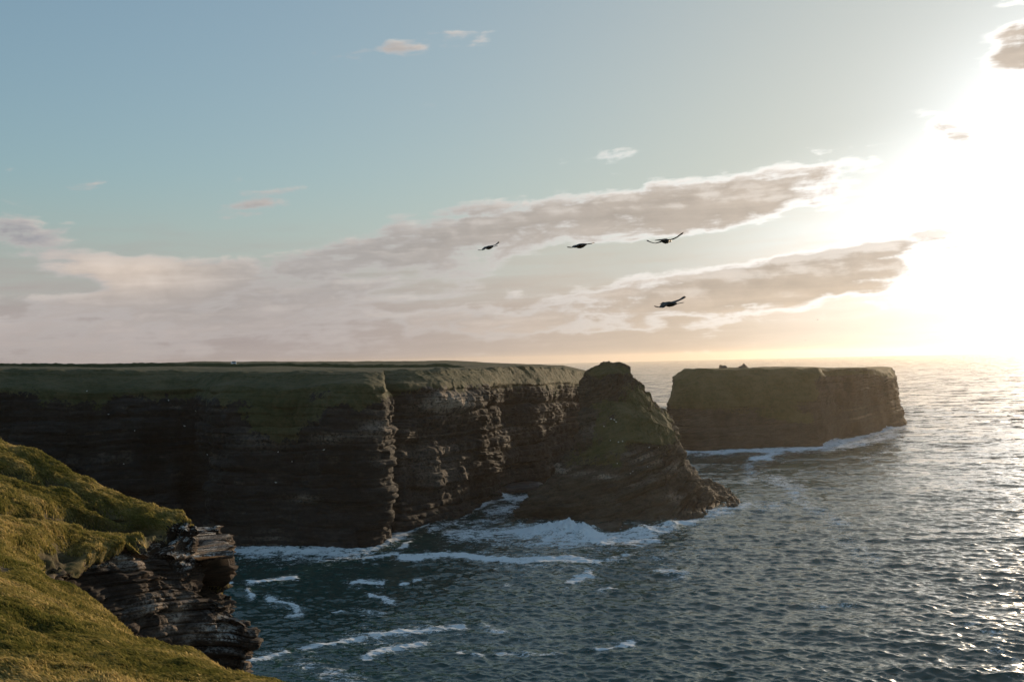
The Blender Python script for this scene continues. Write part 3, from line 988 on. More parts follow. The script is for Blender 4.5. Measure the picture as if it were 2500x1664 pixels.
M_GRASS = grass_mat()
tag(scatter_grass('headland_grass', HP, HG, HN, 230000, 101, 1.25), 'windblown tussock grass on the terraced headland', 'grass', kind='stuff')
tag(scatter_grass('slope_grass', SP, SG, SN, 230000, 151, 0.9), 'windblown golden green grass on the nearest slope', 'grass', kind='stuff')


# ------------------------------------------------------------------ sea
def sea_mat():
    m, nt, out = new_mat('sea_water')
    geo = position()
    pos = geo.outputs['Position']
    b = nt.nodes.new('ShaderNodeBsdfPrincipled')
    b.inputs['Base Color'].default_value = (0.014, 0.060, 0.052, 1)
    b.inputs['Roughness'].default_value = 0.16
    b.inputs['IOR'].default_value = 1.5
    # ripple slopes, evaluated point by point
    mp = nt.nodes.new('ShaderNodeMapping')
    mp.inputs['Rotation'].default_value = (0, 0, R(14))
    mp.inputs['Scale'].default_value = (0.55, 1.0, 1.0)
    nt.links.new(pos, mp.inputs[0])
    tot = None
    for sc, amp, det in ((0.45, 0.55, 3), (1.3, 0.60, 3), (4.5, 0.30, 3)):
        c = noise(mp.outputs[0], sc, det, 0.6, color=True)
        sb = nt.nodes.new('ShaderNodeVectorMath')
        sb.operation = 'SUBTRACT'
        nt.links.new(c, sb.inputs[0])
        sb.inputs[1].default_value = (0.5, 0.5, 0.5)
        ml = nt.nodes.new('ShaderNodeVectorMath')
        ml.operation = 'MULTIPLY'
        nt.links.new(sb.outputs[0], ml.inputs[0])
        ml.inputs[1].default_value = (amp * 1.0, amp * 1.0, 0.0)
        tot = ml.outputs[0] if tot is None else addc(tot, ml.outputs[0])
    chop = attr('chop')                 # share of the waves too small for the mesh to carry here
    for sc, det in ((0.30, 2), (0.06, 2)):
        c = noise(mp.outputs[0], sc, det, 0.6, color=True)
        sb = nt.nodes.new('ShaderNodeVectorMath')
        sb.operation = 'SUBTRACT'
        nt.links.new(c, sb.inputs[0])
        sb.inputs[1].default_value = (0.5, 0.5, 0.5)
        ml = nt.nodes.new('ShaderNodeVectorMath')
        ml.operation = 'MULTIPLY'
        nt.links.new(sb.outputs[0], ml.inputs[0])
        ml.inputs[1].default_value = (1.5, 2.0, 0.0)
        tot = addc(tot, scalec(ml.outputs[0], chop))
    nv = addc(geo.outputs['Normal'], tot)
    nm = nt.nodes.new('ShaderNodeVectorMath')
    nm.operation = 'NORMALIZE'
    nt.links.new(nv, nm.inputs[0])
    nt.links.new(nm.outputs[0], b.inputs['Normal'])
    # foam
    fo = nt.nodes.new('ShaderNodeBsdfDiffuse')
    fo.inputs['Color'].default_value = (0.80, 0.82, 0.83, 1)
    f = attr('foam')
    n1 = noise(mp.outputs[0], 0.50, 8, 0.68, dist=0.8)
    vo = noise(mp.outputs[0], 1.6, 5, 0.65, dist=1.2)
    lace = X.m('ABSOLUTE', vo - 0.5) * 4.5
    n2 = noise(mp.outputs[0], 3.2, 5, 0.6)
    fm = sstep(0.26, 0.72, f * 0.90 + (n1 - 0.5) * 2.9 + (n2 - 0.5) * 1.6 - lace * 1.3 * (1.2 - f).max(0.0)) * sstep(0.03, 0.25, f)
    mx = nt.nodes.new('ShaderNodeMixShader')
    nt.links.new(fm.s, mx.inputs[0])
    nt.links.new(b.outputs[0], mx.inputs[1])
    nt.links.new(fo.outputs[0], mx.inputs[2])
    nt.links.new(mx.outputs[0], out.inputs['Surface'])
    return m


FOAM = [  # strokes of foam on the water: points, half width in survey units (X, Y), strength
    ([(495, 1262), (560, 1268), (650, 1272), (760, 1272), (850, 1266)], 9, 0.95),
    ([(560, 1274), (700, 1280), (840, 1276)], 12, 0.55),
    ([(855, 1262), (890, 1245), (925, 1228)], 9, 0.9), ([(920, 1226), (1000, 1200), (1060, 1184), (1110, 1160)], 5, 0.75),
    ([(840, 1286), (870, 1280), (908, 1274)], 4, 1.0), ([(925, 1258), (945, 1245)], 4, 0.8),
    ([(1110, 1155), (1150, 1142), (1190, 1150), (1225, 1142)], 9, 0.85), ([(1130, 1175), (1180, 1170)], 10, 0.6),
    ([(1000, 1215), (1080, 1205), (1150, 1195)], 10, 0.5),
    ([(1040, 1228), (1120, 1226), (1200, 1222), (1260, 1222)], 14, 0.72), ([(1200, 1224), (1270, 1222), (1340, 1228), (1390, 1240)], 11, 1.15),
    ([(1260, 1238), (1400, 1246), (1500, 1238)], 10, 0.8), ([(1400, 1240), (1470, 1226), (1540, 1214), (1590, 1200)], 10, 0.95), ([(1100, 1240), (1300, 1252), (1480, 1250)], 10, 0.5),
    ([(920, 1284), (1000, 1280), (1075, 1277), (1120, 1284), (1175, 1292), (1240, 1288), (1310, 1285), (1375, 1293)], 5.5, 1.1),
    ([(1370, 1292), (1440, 1282)], 5, 0.55),
    ([(576, 1340), (620, 1334), (678, 1329)], 3.5, 1.1), ([(812, 1341), (842, 1337), (874, 1340)], 4, 1.0), ([(925, 1344), (945, 1342)], 2.5, 0.8), ([(955, 1336), (972, 1334)], 3, 0.8),
    ([(855, 1371), (875, 1375), (896, 1384)], 4, 0.8), ([(515, 1342), (535, 1342)], 2.5, 0.8), ([(575, 1358), (582, 1370)], 5, 0.8), ([(515, 1308), (530, 1310)], 4, 0.7),
    ([(622, 1378), (660, 1386), (684, 1400)], 4.5, 0.95), ([(640, 1418), (690, 1408)], 3, 0.6), ([(770, 1408), (790, 1404)], 3, 0.7),
    ([(565, 1522), (610, 1512), (660, 1502)], 5, 1.0), ([(700, 1490), (735, 1482), (775, 1478)], 5, 1.0), ([(780, 1474), (835, 1468)], 5, 1.0), ([(855, 1462), (930, 1456), (1000, 1448), (1065, 1445)], 7, 0.85),
    ([(842, 1512), (870, 1494), (925, 1486), (975, 1480)], 7, 0.85), ([(1060, 1500), (1110, 1506)], 5, 0.6), ([(1120, 1440), (1155, 1452)], 7, 0.5),
    ([(1312, 1334), (1335, 1328), (1355, 1320)], 8, 0.8), ([(1375, 1490), (1410, 1486), (1450, 1476)], 5, 0.85), ([(1150, 1345), (1165, 1342)], 4, 0.6), ([(1375, 1362), (1400, 1356)], 5, 0.6),
    ([(1150, 1505), (1290, 1508)], 5, 0.5), ([(1520, 1310), (1570, 1318)], 10, 0.6), ([(1870, 1400), (1960, 1390)], 8, 0.35), ([(700, 1530), (800, 1560)], 18, 0.45), ([(820, 1400), (900, 1420)], 10, 0.35),
    ([(1560, 1040), (1640, 1039), (1720, 1036), (1800, 1034), (1890, 1030)], 5, 0.9), ([(1893, 1024), (1940, 1016), (1985, 1004), (2085, 979)], 6, 1.0), ([(1900, 1030), (1980, 1018), (2060, 1000)], 7, 0.75),
    ([(1740, 1054), (1765, 1050), (1790, 1043)], 6, 0.85), ([(1720, 1070), (1735, 1090), (1720, 1110)], 9, 0.5), ([(1780, 1105), (1830, 1120), (1835, 1145)], 14, 0.55), ([(1840, 1150), (1890, 1180), (1940, 1205)], 12, 0.45),
    ([(1590, 1112), (1640, 1120)], 10, 0.7), ([(1600, 1185), (1680, 1172), (1720, 1160)], 9, 0.7), ([(1720, 1160), (1800, 1165)], 12, 0.45), ([(1990, 1060), (2060, 1020)], 10, 0.3),
    ([(1950, 1250), (2010, 1290)], 16, 0.35), ([(2230, 1420), (2300, 1480), (2340, 1540)], 16, 0.3),
]


def build_sea():
    # polar grid centred on the shore below the viewpoint, fine where waves can be resolved
    r_far = np.geomspace(900, 9000, 60)
    ypix = np.arange(0.0, 1.0, 1.0 / 900)
    inv = (1 / 95.0) * (1 - ypix) + (1 / 900.0) * ypix      # even steps in 1/r
    rr = np.concatenate([np.linspace(10, 92, 20), 1.0 / inv, r_far])
    th = np.concatenate([np.linspace(-150, -40, 30)[:-1], np.linspace(-40, 40, 1150), np.linspace(40, 150, 30)[1:]])
    RR, TH = np.meshgrid(rr, np.radians(th), indexing='ij')
    P = np.stack([RR * np.sin(TH), RR * np.cos(TH), 0 * RR], -1)
    x0, y0 = P[..., 0].astype(np.float32), P[..., 1].astype(np.float32)
    dr = np.gradient(rr)[:, None].astype(np.float32) * np.ones_like(x0)
    r = np.random.default_rng(5)
    dz = np.zeros_like(x0)
    hx = np.zeros_like(x0)
    hy = np.zeros_like(x0)
    rmax = int(np.searchsorted(rr, 1600))
    wind = R(-100)                      # direction the waves run (towards the viewer, a little right)
    sl = np.s_[:rmax, :]
    for k in range(196):
        lam = 0.9 * (18.0 / 0.9) ** (r.random() ** 1.35) if k < 180 else 20.0 + 38.0 * r.random()
        a = wind + r.normal(0, 0.60 if lam < 8 else 0.30)
        kk = 2 * math.pi / lam
        slope = 0.042 if lam < 3.5 else (0.028 if lam < 7 else 0.014)
        A = slope / kk
        ph = r.random() * 6.283
        cx, sx = math.cos(a), math.sin(a)
        att = np.exp(-(dr[sl] * 1.45 / lam) ** 2)
        arg = (kk * (cx * x0[sl] + sx * y0[sl]) + ph)
        c, s_ = np.cos(arg), np.sin(arg)
        dz[sl] += A * att * c
        hx[sl] -= A * att * s_ * cx * 0.8
        hy[sl] -= A * att * s_ * sx * 0.8
    # gusts: patches of rougher and calmer water
    gust = 0.75 + 0.5 * np.clip(0.5 + fbm(np.stack([x0 / 2, y0, 0 * x0], -1), 45.0, 3, 0.5, 61), 0, 1)
    dz *= gust * 0.78
    # foam
    foam = np.zeros_like(x0)
    Xp, Yp = proj(np.where(P[..., 1:2] < 5, np.array([0, 5.0, -1e3]), P))
    sel = np.s_[15:rmax, :]
    xs, ys = Xp[sel], Yp[sel]
    warpx = fbm(P[sel], 8.0, 4, 0.6, 71) * 24
    warpy = fbm(P[sel], 8.0, 4, 0.6, 72) * 8
    xs, ys = xs + warpx, ys + warpy
    F_ = np.zeros_like(xs)
    wide = np.zeros_like(xs)
    for pts, hw, st in FOAM:
        for (x1, y1), (x2, y2) in zip(pts[:-1], pts[1:]):
            dx_, dy_ = x2 - x1, (y2 - y1)
            m = (xs > min(x1, x2) - 110) & (xs < max(x1, x2) + 110) & (ys > min(y1, y2) - 70) & (ys < max(y1, y2) + 70)
            if not m.any():
                continue
            xx, yy = xs[m], ys[m]
            t = np.clip(((xx - x1) * dx_ + (yy - y1) * dy_) / (dx_ * dx_ + dy_ * dy_), 0, 1)
            ex = np.abs(xx - x1 - t * dx_) / (hw * 2.4)
            ey = np.abs(yy - y1 - t * dy_) / (hw * 1.35)
            F_[m] = np.maximum(F_[m], (st + 0.12 * (st < 0.95)) * np.exp(-(ex * ex + ey * ey) ** 1.3))
            wide[m] = np.maximum(wide[m], 0.46 * st * np.exp(-(ex / 2.2) ** 2 - (ey / 2.6) ** 2))
    F_ = np.maximum(F_, wide)
    # thin drifting foam in patches, thicker round the rocks and down the tide line
    drift = 0.50 * np.clip(fbm(P[sel] * np.array([0.6, 1, 1]), 38.0, 4, 0.6, 73) * 1.6 + 0.05, 0, 1) * (0.35 + gauss2(xs, ys, [(1350, 1260, 420, 110, 0, 0.6), (1850, 1160, 300, 130, 20, 0.55), (1000, 1480, 420, 120, 0, 0.35)]))
    F_ = np.maximum(F_, np.clip(drift, 0, 0.46))
    foam[sel] = F_
    # a light scatter of small whitecaps on steep crests
    cap = np.clip((dz - 0.75) * 1.6, 0, 0.6) * np.clip(fbm(P, 25.0, 2, 0.5, 75) * 2, 0, 1)
    foam = np.maximum(foam, cap)
    # surf heaps up where it breaks on the rocks
    surf = gauss2(Xp, Yp, [(1300, 1222, 45, 12, 0, 1.0), (1345, 1228, 40, 10, 0, 0.8), (1240, 1224, 30, 8, 0, 0.5), (1475, 1222, 35, 8, 0, 0.6), (1540, 1210, 30, 8, 0, 0.5), (1150, 1140, 25, 7, 0, 0.5),
                           (880, 1250, 30, 8, 0, 0.4), (1915, 1016, 30, 6, 0, 0.7), (2030, 985, 30, 6, 0, 0.8), (700, 1268, 120, 5, 0, 0.35)]) * (P[..., 1] > 80)
    dz += surf * (1.9 + 2.0 * fbm(P, 3.5, 4, 0.6, 77) + 1.5 * fbm(P, 1.0, 3, 0.6, 78))
    dz += np.clip(foam, 0, 1) * 0.22 * (1 + fbm(P, 2.0, 3, 0.6, 79))
    P[..., 0] += hx
    P[..., 1] += hy
    P[..., 2] += dz
    fc = grid_faces(*P.shape[:2])
    o = mesh_obj('sea', P.reshape(-1, 3), fc[:, ::-1], sea_mat(), attrs={'foam': foam, 'chop': 1 - np.exp(-(dr * 1.45 / 5.0) ** 2)})
    tag(o, 'choppy dark teal sea streaked with foam', 'sea', kind='structure')
    seabed = mesh_obj('seabed_ground', [(-9000, -3000, -8), (9000, -3000, -8), (9000, 9000, -8), (-9000, 9000, -8)], [(0, 1, 2, 3)], plain('seabed_sand', (0.1, 0.09, 0.07), nscale=0.05))
    tag(seabed, kind='structure')


build_sea()


# ------------------------------------------------------------------ clifftop bank, car, ruins, flat rock
def ground_z(name, x, y):
    h = BVH[name].ray_cast(Vector((x, y, 300.0)), Vector((0, 0, -1)))
    return h[0][2] if h[0] is not None else 0.0


def build_bank():
    xs = np.linspace(at(-160, 845, 346)[0], at(1075, 845, 346)[0], 620)
    prof = np.array([(-2.2, -0.4), (-1.4, 0.45), (-0.7, 0.95), (0.0, 1.08), (0.7, 0.95), (1.5, 0.4), (2.4, -0.4)])
    V = []
    for i, x in enumerate(xs):
        y0 = 346 + 5 * math.sin(x / 37.0) + 2.0 * math.sin(x / 11.0 + 1)
        zg = ground_z('mainland', x, y0)
        t = min(1, i / 25.0, (len(xs) - 1 - i) / 25.0)
        for (py, pz) in prof:
            V.append((x, y0 + py, zg + pz * (0.2 + 0.8 * t) if pz > 0 else zg + pz))
    V = np.array(V).reshape(len(xs), len(prof), 3)
    V[..., 2] += fbm(V * np.array([1, 1, 0]), 3.0, 3, 0.6, 33) * 0.45 + fbm(V * np.array([1, 1, 0]), 22.0, 2, 0.5, 34) * 0.5
    G = np.ones(V.shape[:2])
    m = terrain_mat('bank_turf', (0.1, 0.1, 0.08), (0.15, 0.13, 0.1), (0.028, 0.045, 0.012), (0.045, 0.06, 0.018), (0.07, 0.07, 0.025), 1.2)
    o = mesh_obj('field_bank', V.reshape(-1, 3), grid_faces(len(xs), len(prof)), m, attrs={'grass': G, 'pale': 0 * G, 'soil': 0 * G})
    tag(o, 'long dark green earth bank running across the clifftop field', 'bank')


build_bank()


def prism(bm, outline, x0, x1, inset=0.0):
    """Side outline (y, z) swept across x, narrowed by inset at the ends."""
    a = [bm.verts.new((x0, y, z)) for y, z in outline]
    b = [bm.verts.new((x1, y, z)) for y, z in outline]
    n = len(outline)
    bm.faces.new(a)
    bm.faces.new(b[::-1])
    for i in range(n):
        bm.faces.new((a[i], b[i], b[(i + 1) % n], a[(i + 1) % n]))


def build_car():
    p = at(538, 841, 362)
    root = bpy.data.objects.new('parked_car', None)
    COL.objects.link(root)
    root.location = (p[0], 362, ground_z('mainland', p[0], 362) + 0.05)
    root.rotation_euler = (0, 0, R(18))
    tag(root, 'small silver car parked behind the green bank on the clifftop', 'car')
    paint = plain('silver_paint', (0.55, 0.57, 0.58), 0.3, 0.6, 0.4)
    glass = plain('car_glass', (0.02, 0.03, 0.035), 0.08, 0.6)
    rubber = plain('tyre_rubber', (0.02, 0.02, 0.02), 0.9, 0.2)
    lampm = plain('lamp_lens', (0.8, 0.8, 0.76), 0.1, 0.6)
    # body: front towards -Y, loft of cross sections
    secs = [(-2.1, 0.62, 0.30, 0.62), (-2.05, 0.80, 0.26, 0.82), (-1.2, 0.88, 0.24, 1.0), (-0.9, 0.89, 0.24, 1.02), (0.9, 0.90, 0.24, 1.05), (1.7, 0.88, 0.26, 1.05), (2.05, 0.80, 0.34, 0.98), (2.12, 0.70, 0.45, 0.85)]
    bm = bmesh.new()
    rings = []
    for y, w, zb, zt in secs:
        m_ = (zb + zt) * 0.5
        rings.append([bm.verts.new(c) for c in ((-w * 0.9, y, zb), (w * 0.9, y, zb), (w, y, m_), (w * 0.92, y, zt), (-w * 0.92, y, zt), (-w, y, m_))])
    for r0, r1 in zip(rings[:-1], rings[1:]):
        for i in range(6):
            bm.faces.new((r0[i], r0[(i + 1) % 6], r1[(i + 1) % 6], r1[i]))
    bm.faces.new(rings[0][::-1])
    bm.faces.new(rings[-1])
    bm_obj('body', bm, paint, root, True)
    bm = bmesh.new()
    a = [bm.verts.new(c) for c in ((-0.80, -1.05, 1.0), (0.80, -1.05, 1.0), (0.82, 1.9, 1.03), (-0.82, 1.9, 1.03))]
    b = [bm.verts.new(c) for c in ((-0.62, -0.25, 1.52), (0.62, -0.25, 1.52), (0.64, 1.35, 1.55), (-0.64, 1.35, 1.55))]
    for i in range(4):
        bm.faces.new((a[i], a[(i + 1) % 4], b[(i + 1) % 4], b[i]))
    bm.faces.new(b)
    bm_obj('cabin', bm, paint, root)

    def pane(name, q):
        bm = bmesh.new()
        v = [Vector(c) for c in q]
        nrm = (v[1] - v[0]).cross(v[3] - v[0]).normalized()
        cen = sum(v, Vector()) / 4
        v = [cen + (c - cen) * 0.86 for c in v]
        f = [bm.verts.new(c + nrm * 0.012) for c in v]
        g = [bm.verts.new(c - nrm * 0.012) for c in v]
        bm.faces.new(f)
        bm.faces.new(g[::-1])
        for i in range(4):
            bm.faces.new((f[i], g[i], g[(i + 1) % 4], f[(i + 1) % 4]))
        bm_obj(name, bm, glass, root)
    pane('windscreen', ((-0.80, -1.05, 1.0), (0.80, -1.05, 1.0), (0.62, -0.25, 1.52), (-0.62, -0.25, 1.52)))
    pane('rear_window', ((0.82, 1.9, 1.03), (-0.82, 1.9, 1.03), (-0.64, 1.35, 1.55), (0.64, 1.35, 1.55)))
    pane('side_window', ((0.80, -1.05, 1.0), (0.82, 1.9, 1.03), (0.64, 1.35, 1.55), (0.62, -0.25, 1.52)))
    pane('side_window', ((-0.82, 1.9, 1.03), (-0.80, -1.05, 1.0), (-0.62, -0.25, 1.52), (-0.64, 1.35, 1.55)))
    for sx in (-1, 1):
        for yy in (-1.3, 1.3):
            bm = bmesh.new()
            bmesh.ops.create_cone(bm, cap_ends=True, segments=20, radius1=0.32, radius2=0.32, depth=0.2, matrix=Matrix.Translation((sx * 0.80, yy, 0.32)) @ Matrix.Rotation(R(90), 4, 'Y'))
            bm_obj('wheel', bm, rubber, root)
        bm = bmesh.new()
        bmesh.ops.create_uvsphere(bm, u_segments=12, v_segments=8, radius=1.0, matrix=Matrix.Translation((sx * 0.62, -2.05, 0.70)) @ Matrix.Diagonal((0.17, 0.08, 0.10, 1)))
        bm_obj('headlight', bm, lampm, root, True)
        bm = bmesh.new()
        bmesh.ops.create_uvsphere(bm, u_segments=10, v_segments=6, radius=1.0, matrix=Matrix.Translation((sx * 1.02, -0.8, 1.08)) @ Matrix.Diagonal((0.14, 0.08, 0.09, 1)))
        bm_obj('wing_mirror', bm, paint, root, True)
    bm = bmesh.new()
    prism(bm, [(-2.16, 0.30), (-2.02, 0.30), (-2.02, 0.55), (-2.13, 0.55)], -0.7, 0.7)
    bm_obj('bumper', bm, rubber, root)
    bm = bmesh.new()
    prism(bm, [(-2.14, 0.60), (-2.05, 0.60), (-2.05, 0.74), (-2.12, 0.74)], -0.40, 0.40)
    bm_obj('grille', bm, rubber, root)


build_car()

M_STONE = plain('ruin_stone', (0.16, 0.135, 0.11), 0.9, 0.2, nscale=1.5)


def rock_lump(name, c, size, seed, mat, flat=False, rot=0.0, peak=None):
    bm = bmesh.new()
    bmesh.ops.create_icosphere(bm, subdivisions=5, radius=1.0)
    V = np.array([v.co for v in bm.verts])
    V = np.sign(V) * np.abs(V) ** 0.7
    if peak:
        V[:, 2] *= 1 + peak[1] * np.exp(-((V[:, 0] - peak[0]) / 0.3) ** 2)
    V = V * np.array(size)
    V = V * (1 + 0.30 * fbm(V, max(size) * 0.6, 4, 0.55, seed))[:, None]
    st = np.floor(V[:, 2] / 0.45) * 0.45
    V[:, :2] *= (1 + 0.12 * (hsh(np.floor(st / 0.45), np.zeros(len(V)) + seed) - 0.5))[:, None]
    for v, co in zip(bm.verts, V):
        v.co = co
    o = bm_obj(name, bm, mat, None, False)
    o.location = c
    o.rotation_euler = (0, 0, rot)
    return o


def ray_hit(X_, Y_, names):
    d = Vector(ray(X_, Y_))
    best = None
    for n in names:
        h = BVH[n].ray_cast(Vector(EYE), d)
        if h[0] is not None and (best is None or h[3] < best[1]):
            best = (h[0], h[3], h[1])
    return best


for X_, w, hgt, sd, lab, pk in ((1664, 4.6, 2.0, 3, 'low square stone ruin on the island top, the broader of two', (-0.75, 0.5)), (1709, 5.2, 1.9, 5, 'peaked stone ruin on the island top, beside the broader one', (0.25, 0.9))):
    p = at(X_, 846, 560)
    zg = ground_z('rock_island', p[0], 560)
    o = rock_lump('stone_ruin', (p[0], 560, zg + 0.2), (w * 0.5, 2.2, hgt * 0.72), sd, M_STONE, peak=pk)
    tag(o, lab, 'ruin', 'stone ruins on the island')

p = wat(1192, 1128)
o = rock_lump('flat_rock', (p[0], p[1], 0.2), (11, 4.0, 2.6), 9, plain('wet_rock', (0.06, 0.05, 0.045), 0.4, 0.5, nscale=1.0), rot=R(25))
tag(o, 'flat wet rock awash in the channel between the cliff and the sea stack', 'rock')


# ------------------------------------------------------------------ birds
def feather_mat():
    m, nt, out = new_mat('black_feathers')
    b = principled(nt, out, 0.5, 0.4)
    geo = position()
    n = noise(geo.outputs['Position'], 30, 4, 0.6)
    nt.links.new(mixc(n, (0.016, 0.011, 0.008), (0.055, 0.034, 0.022)), b.inputs['Base Color'])  # brown cast of the sun's glare is mixed into the black feather colour
    return m


M_BLACK = feather_mat()


def bird_mesh(name, wing_l, wing_r, tail_up=0.0):
    """A crow-like bird flying along +Y, span along X; each wing is a list of (x, z, chord, sweep y) from root to tip."""
    V, Fc = [], []
    # body: lofted rings from beak to tail root
    prof = [(0.40, 0.004, -0.01), (0.34, 0.016, -0.005), (0.30, 0.040, 0.0), (0.25, 0.052, 0.004), (0.20, 0.050, 0.0), (0.12, 0.075, -0.01), (0.02, 0.090, -0.014), (-0.10, 0.075, -0.01), (-0.20, 0.045, 0.0), (-0.27, 0.025, 0.008)]
    N = 14
    for y, r, zc in prof:
        for k in range(N):
            a = 2 * math.pi * k / N
            V.append((r * math.cos(a), y, zc + r * 0.92 * math.sin(a)))
    for i in range(len(prof) - 1):
        for k in range(N):
            Fc.append((i * N + k, i * N + (k + 1) % N, (i + 1) * N + (k + 1) % N, (i + 1) * N + k))
    # tail: a fan slab
    b = len(V)
    for sx, y, z in ((-0.03, -0.22, 0.0), (0.03, -0.22, 0.0), (0.115, -0.46, 0.0), (0.06, -0.50, 0.0), (-0.06, -0.50, 0.0), (-0.115, -0.46, 0.0)):
        V.append((sx, y, z + 0.010 + tail_up * (-y - 0.22)))
    for sx, y, z in ((-0.03, -0.22, 0.0), (0.03, -0.22, 0.0), (0.115, -0.46, 0.0), (0.06, -0.50, 0.0), (-0.06, -0.50, 0.0), (-0.115, -0.46, 0.0)):
        V.append((sx, y, z - 0.004 + tail_up * (-y - 0.22)))
    for q in ((0, 1, 2, 5), (2, 3, 4, 5)):
        Fc.append(tuple(b + i for i in q))
        Fc.append(tuple(b + 6 + i for i in q[::-1]))
    for i in range(6):
        Fc.append((b + i, b + (i + 1) % 6, b + 6 + (i + 1) % 6, b + 6 + i))
    # wings
    for sgn, wing in ((-1, wing_l), (1, wing_r)):
        b = len(V)
        arr = np.array(wing, float)
        t = np.linspace(0, len(wing) - 1, 15)
        cols = [np.interp(t, np.arange(len(wing)), arr[:, k]) for k in range(4)]
        n = len(t)
        for i in range(n):
            x, z, c, sy = (cc[i] for cc in cols)
            th = 0.018 * (1 - i / n) + 0.004
            for fy, fz in ((0.30, 0.0), (0.12, th), (-0.30, th * 0.5), (-0.70, 0.0), (-0.30, -th * 0.4), (0.12, -th * 0.6)):
                V.append((sgn * x, sy + fy * c, z + fz + (0.03 * c if fy < -0.5 else 0) - 0.25 * c * max(0, -fy) * 0.4))
        for i in range(n - 1):
            for k in range(6):
                q = (b + i * 6 + k, b + i * 6 + (k + 1) % 6, b + (i + 1) * 6 + (k + 1) % 6, b + (i + 1) * 6 + k)
                Fc.append(q if sgn > 0 else q[::-1])
        Fc.append(tuple(b + (n - 1) * 6 + k for k in (0, 1, 2, 3)))
        Fc.append(tuple(b + (n - 1) * 6 + k for k in (3, 4, 5, 0)))
        # spread primaries
        x, z, c, sy = arr[-1]
        x1, z1 = arr[-2][0], arr[-2][1]
        dirx, dirz = (x - x1), (z - z1)
        ln = math.hypot(dirx, dirz)
        dirx, dirz = dirx / ln, dirz / ln
        for f_ in range(5):
            yy = sy + c * (0.28 - 0.20 * f_)
            L = 0.13 - 0.012 * abs(f_ - 1)
            b = len(V)
            for (u, wdt) in ((-0.05, 0.020), (L * 0.6, 0.017), (L, 0.004)):
                px = sgn * (x + dirx * u)
                pz = z + dirz * u + 0.35 * max(0, u) ** 2 / 0.13
                py = yy - 0.25 * max(0, u) * f_ * 0.35
                V += [(px, py + wdt, pz + 0.003), (px, py - wdt, pz + 0.003), (px, py - wdt, pz - 0.003), (px, py + wdt, pz - 0.003)]
            for i in range(2):
                for k in range(4):
                    Fc.append((b + i * 4 + k, b + i * 4 + (k + 1) % 4, b + (i + 1) * 4 + (k + 1) % 4, b + (i + 1) * 4 + k))
            Fc.append((b + 8, b + 9, b + 10, b + 11))
    me = bpy.data.meshes.new(name)
    me.from_pydata(V, [], Fc)
    me.update()
    bm = bmesh.new()
    bm.from_mesh(me)
    bmesh.ops.recalc_face_normals(bm, faces=bm.faces)
    for f in bm.faces:
        f.smooth = True
    bm.to_mesh(me)
    bm.free()
    me.materials.append(M_BLACK)
    return me


def put_bird(X_, Y_, D, yaw, pitch, bank, wl, wr, label, tail=0.0, size=1.0):
    o = bpy.data.objects.new('flying_bird', bird_mesh('flying_bird', wl, wr, tail))
    COL.objects.link(o)
    o.location = at(X_, Y_, D)
    o.scale = (size,) * 3
    o.rotation_euler = (Matrix.Rotation(R(yaw), 4, 'Z') @ Matrix.Rotation(R(pitch), 4, 'X') @ Matrix.Rotation(R(bank), 4, 'Y')).to_euler()
    tag(o, label, 'bird', 'dark birds gliding over the bay')


put_bird(1541, 698, 30, 40, 4, -9, [(0.03, 0.02, 0.24, 0.04), (0.22, 0.01, 0.26, 0.08), (0.38, -0.06, 0.20, 0.05), (0.54, -0.03, 0.12, 0.0)], [(0.03, 0.02, 0.24, 0.04), (0.20, 0.02, 0.20, 0.08), (0.38, 0.045, 0.16, 0.05), (0.56, 0.08, 0.11, 0.0)],
         'dark bird gliding lowest of the flock, one wing raised against beige cloud', 0.12, 1.0)
put_bird(1531, 553, 31, -38, 2, -2, [(0.03, 0.02, 0.24, 0.04), (0.22, -0.01, 0.26, 0.10), (0.38, -0.03, 0.20, 0.06), (0.52, 0.02, 0.13, 0.0)], [(0.03, 0.02, 0.24, 0.04), (0.20, 0.02, 0.24, 0.10), (0.36, 0.05, 0.16, 0.05), (0.52, 0.10, 0.10, 0.0)],
         'brown looking bird with level wings at the right end of the upper line of three', 0.0, 1.0)
put_bird(1336, 564, 33, 42, -2, -7, [(0.03, 0.02, 0.24, 0.04), (0.20, 0.02, 0.25, 0.10), (0.36, -0.04, 0.19, 0.05), (0.50, -0.04, 0.11, 0.0)], [(0.03, 0.02, 0.24, 0.04), (0.20, 0.04, 0.26, 0.10), (0.36, 0.02, 0.20, 0.05), (0.50, 0.02, 0.11, 0.0)],
         'dark bird with drooping wings in the middle of the upper line of three')
put_bird(1125, 568, 42, 42, 0, -15, [(0.03, 0.02, 0.24, 0.04), (0.20, 0.02, 0.25, 0.10), (0.36, -0.04, 0.19, 0.05), (0.48, -0.03, 0.11, 0.0)], [(0.03, 0.02, 0.24, 0.04), (0.20, 0.03, 0.25, 0.10), (0.36, 0.02, 0.18, 0.05), (0.48, 0.05, 0.10, 0.0)],
         'smallest looking dark bird at the left end of the upper line of three')
for X_, Y_, D, lab in ((1881, 734.5, 330, 'tiny dark bird far out against the pale sky above the island'), (1853, 782, 480, 'faintest far off bird low over the horizon above the island')):
    put_bird(X_, Y_, D, 20, 0, 3, [(0.04, 0.02, 0.20, 0.06), (0.25, 0.05, 0.22, 0.08), (0.46, 0.03, 0.10, 0.0)], [(0.04, 0.02, 0.20, 0.06), (0.25, 0.05, 0.22, 0.08), (0.46, 0.03, 0.10, 0.0)], lab)


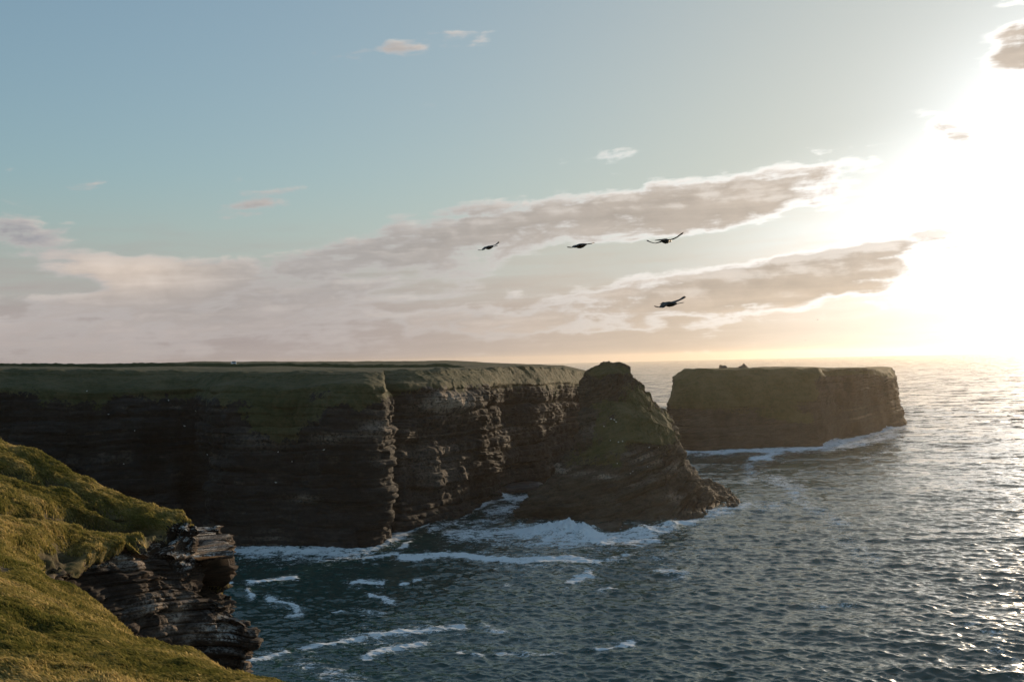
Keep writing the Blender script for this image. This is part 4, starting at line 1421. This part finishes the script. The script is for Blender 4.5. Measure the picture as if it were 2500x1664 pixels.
def gull_mesh():
    bm = bmesh.new()
    for (c, r, sc) in (((0, 0, 0.14), 0.12, (0.75, 1.7, 0.85)), ((0, 0.19, 0.25), 0.065, (0.9, 1.05, 1.0)), ((0, 0.12, 0.19), 0.07, (0.8, 0.9, 1.1)), ((0, -0.24, 0.13), 0.06, (0.7, 1.8, 0.3))):
        bmesh.ops.create_uvsphere(bm, u_segments=12, v_segments=8, radius=r, matrix=Matrix.Translation(c) @ Matrix.Diagonal((*sc, 1)))
    bmesh.ops.create_cone(bm, cap_ends=True, segments=6, radius1=0.018, radius2=0.002, depth=0.09, matrix=Matrix.Translation((0, 0.28, 0.245)) @ Matrix.Rotation(R(-90), 4, 'X'))
    for sx in (-0.03, 0.03):
        bmesh.ops.create_cone(bm, cap_ends=True, segments=6, radius1=0.008, radius2=0.008, depth=0.1, matrix=Matrix.Translation((sx, 0.0, 0.03)))
    me = bpy.data.meshes.new('perched_seabird')
    for f in bm.faces:
        f.smooth = True
    bm.to_mesh(me)
    bm.free()
    me.materials.append(plain('white_feathers', (0.82, 0.82, 0.80), 0.6, 0.3))
    return me


GULL = gull_mesh()


def crop4(a, b):
    return (1200 + a / 3.0154) * 0.9424, (860 + b / 3.0154) * 0.9424


stack_g = [crop4(*c) for c in ((905, 497), (918, 512), (880, 490), (828, 545), (875, 648), (935, 660), (965, 655), (925, 818), (1150, 842), (1178, 868), (1040, 875), (1022, 890), (1228, 698), (1160, 700))]
cliff_g = [(388, 921), (452, 946), (200, 900), (285, 1067), (310, 991), (478, 1046), (640, 1040), (672, 1062), (745, 1035), (635, 1110), (62, 1032), (14, 1046), (425, 980), (250, 953)]
for pts, names, lab, grp in ((stack_g, ['sea_stack'], 'white seabird perched on a ledge of the sea stack', 'seabirds perched on the sea stack'),
                             (cliff_g, ['mainland'], 'white seabird perched on the dark mainland cliff face', 'seabirds perched on the mainland cliff')):
    for X_, Y_ in pts:
        h = ray_hit(X_, Y_, names)
        if h is None:
            continue
        o = bpy.data.objects.new('perched_seabird', GULL)
        COL.objects.link(o)
        q = h[0]
        o.location = (q[0], q[1] - 0.05, q[2])
        o.rotation_euler = (0, 0, random.uniform(0, 6.28))
        o.scale = (1.1, 1.1, 1.1)
        tag(o, lab, 'seabird', grp)


# ------------------------------------------------------------------ salt haze over the water, also standing in for warm lens flare
def build_haze():
    bm = bmesh.new()
    bmesh.ops.create_cube(bm, size=2.0, matrix=Matrix.Translation((0, 0, 28.0)) @ Matrix.Diagonal((9200, 9200, 38.0, 1)))
    m, nt, out = new_mat('haze')
    v = nt.nodes.new('ShaderNodeVolumePrincipled')
    v.inputs['Color'].default_value = (1.0, 0.86, 0.70, 1)
    v.inputs['Density'].default_value = 0.00005
    v.inputs['Anisotropy'].default_value = 0.66
    nt.links.new(v.outputs[0], out.inputs['Volume'])
    o = bm_obj('haze', bm, m)
    tag(o, kind='stuff')


build_haze()
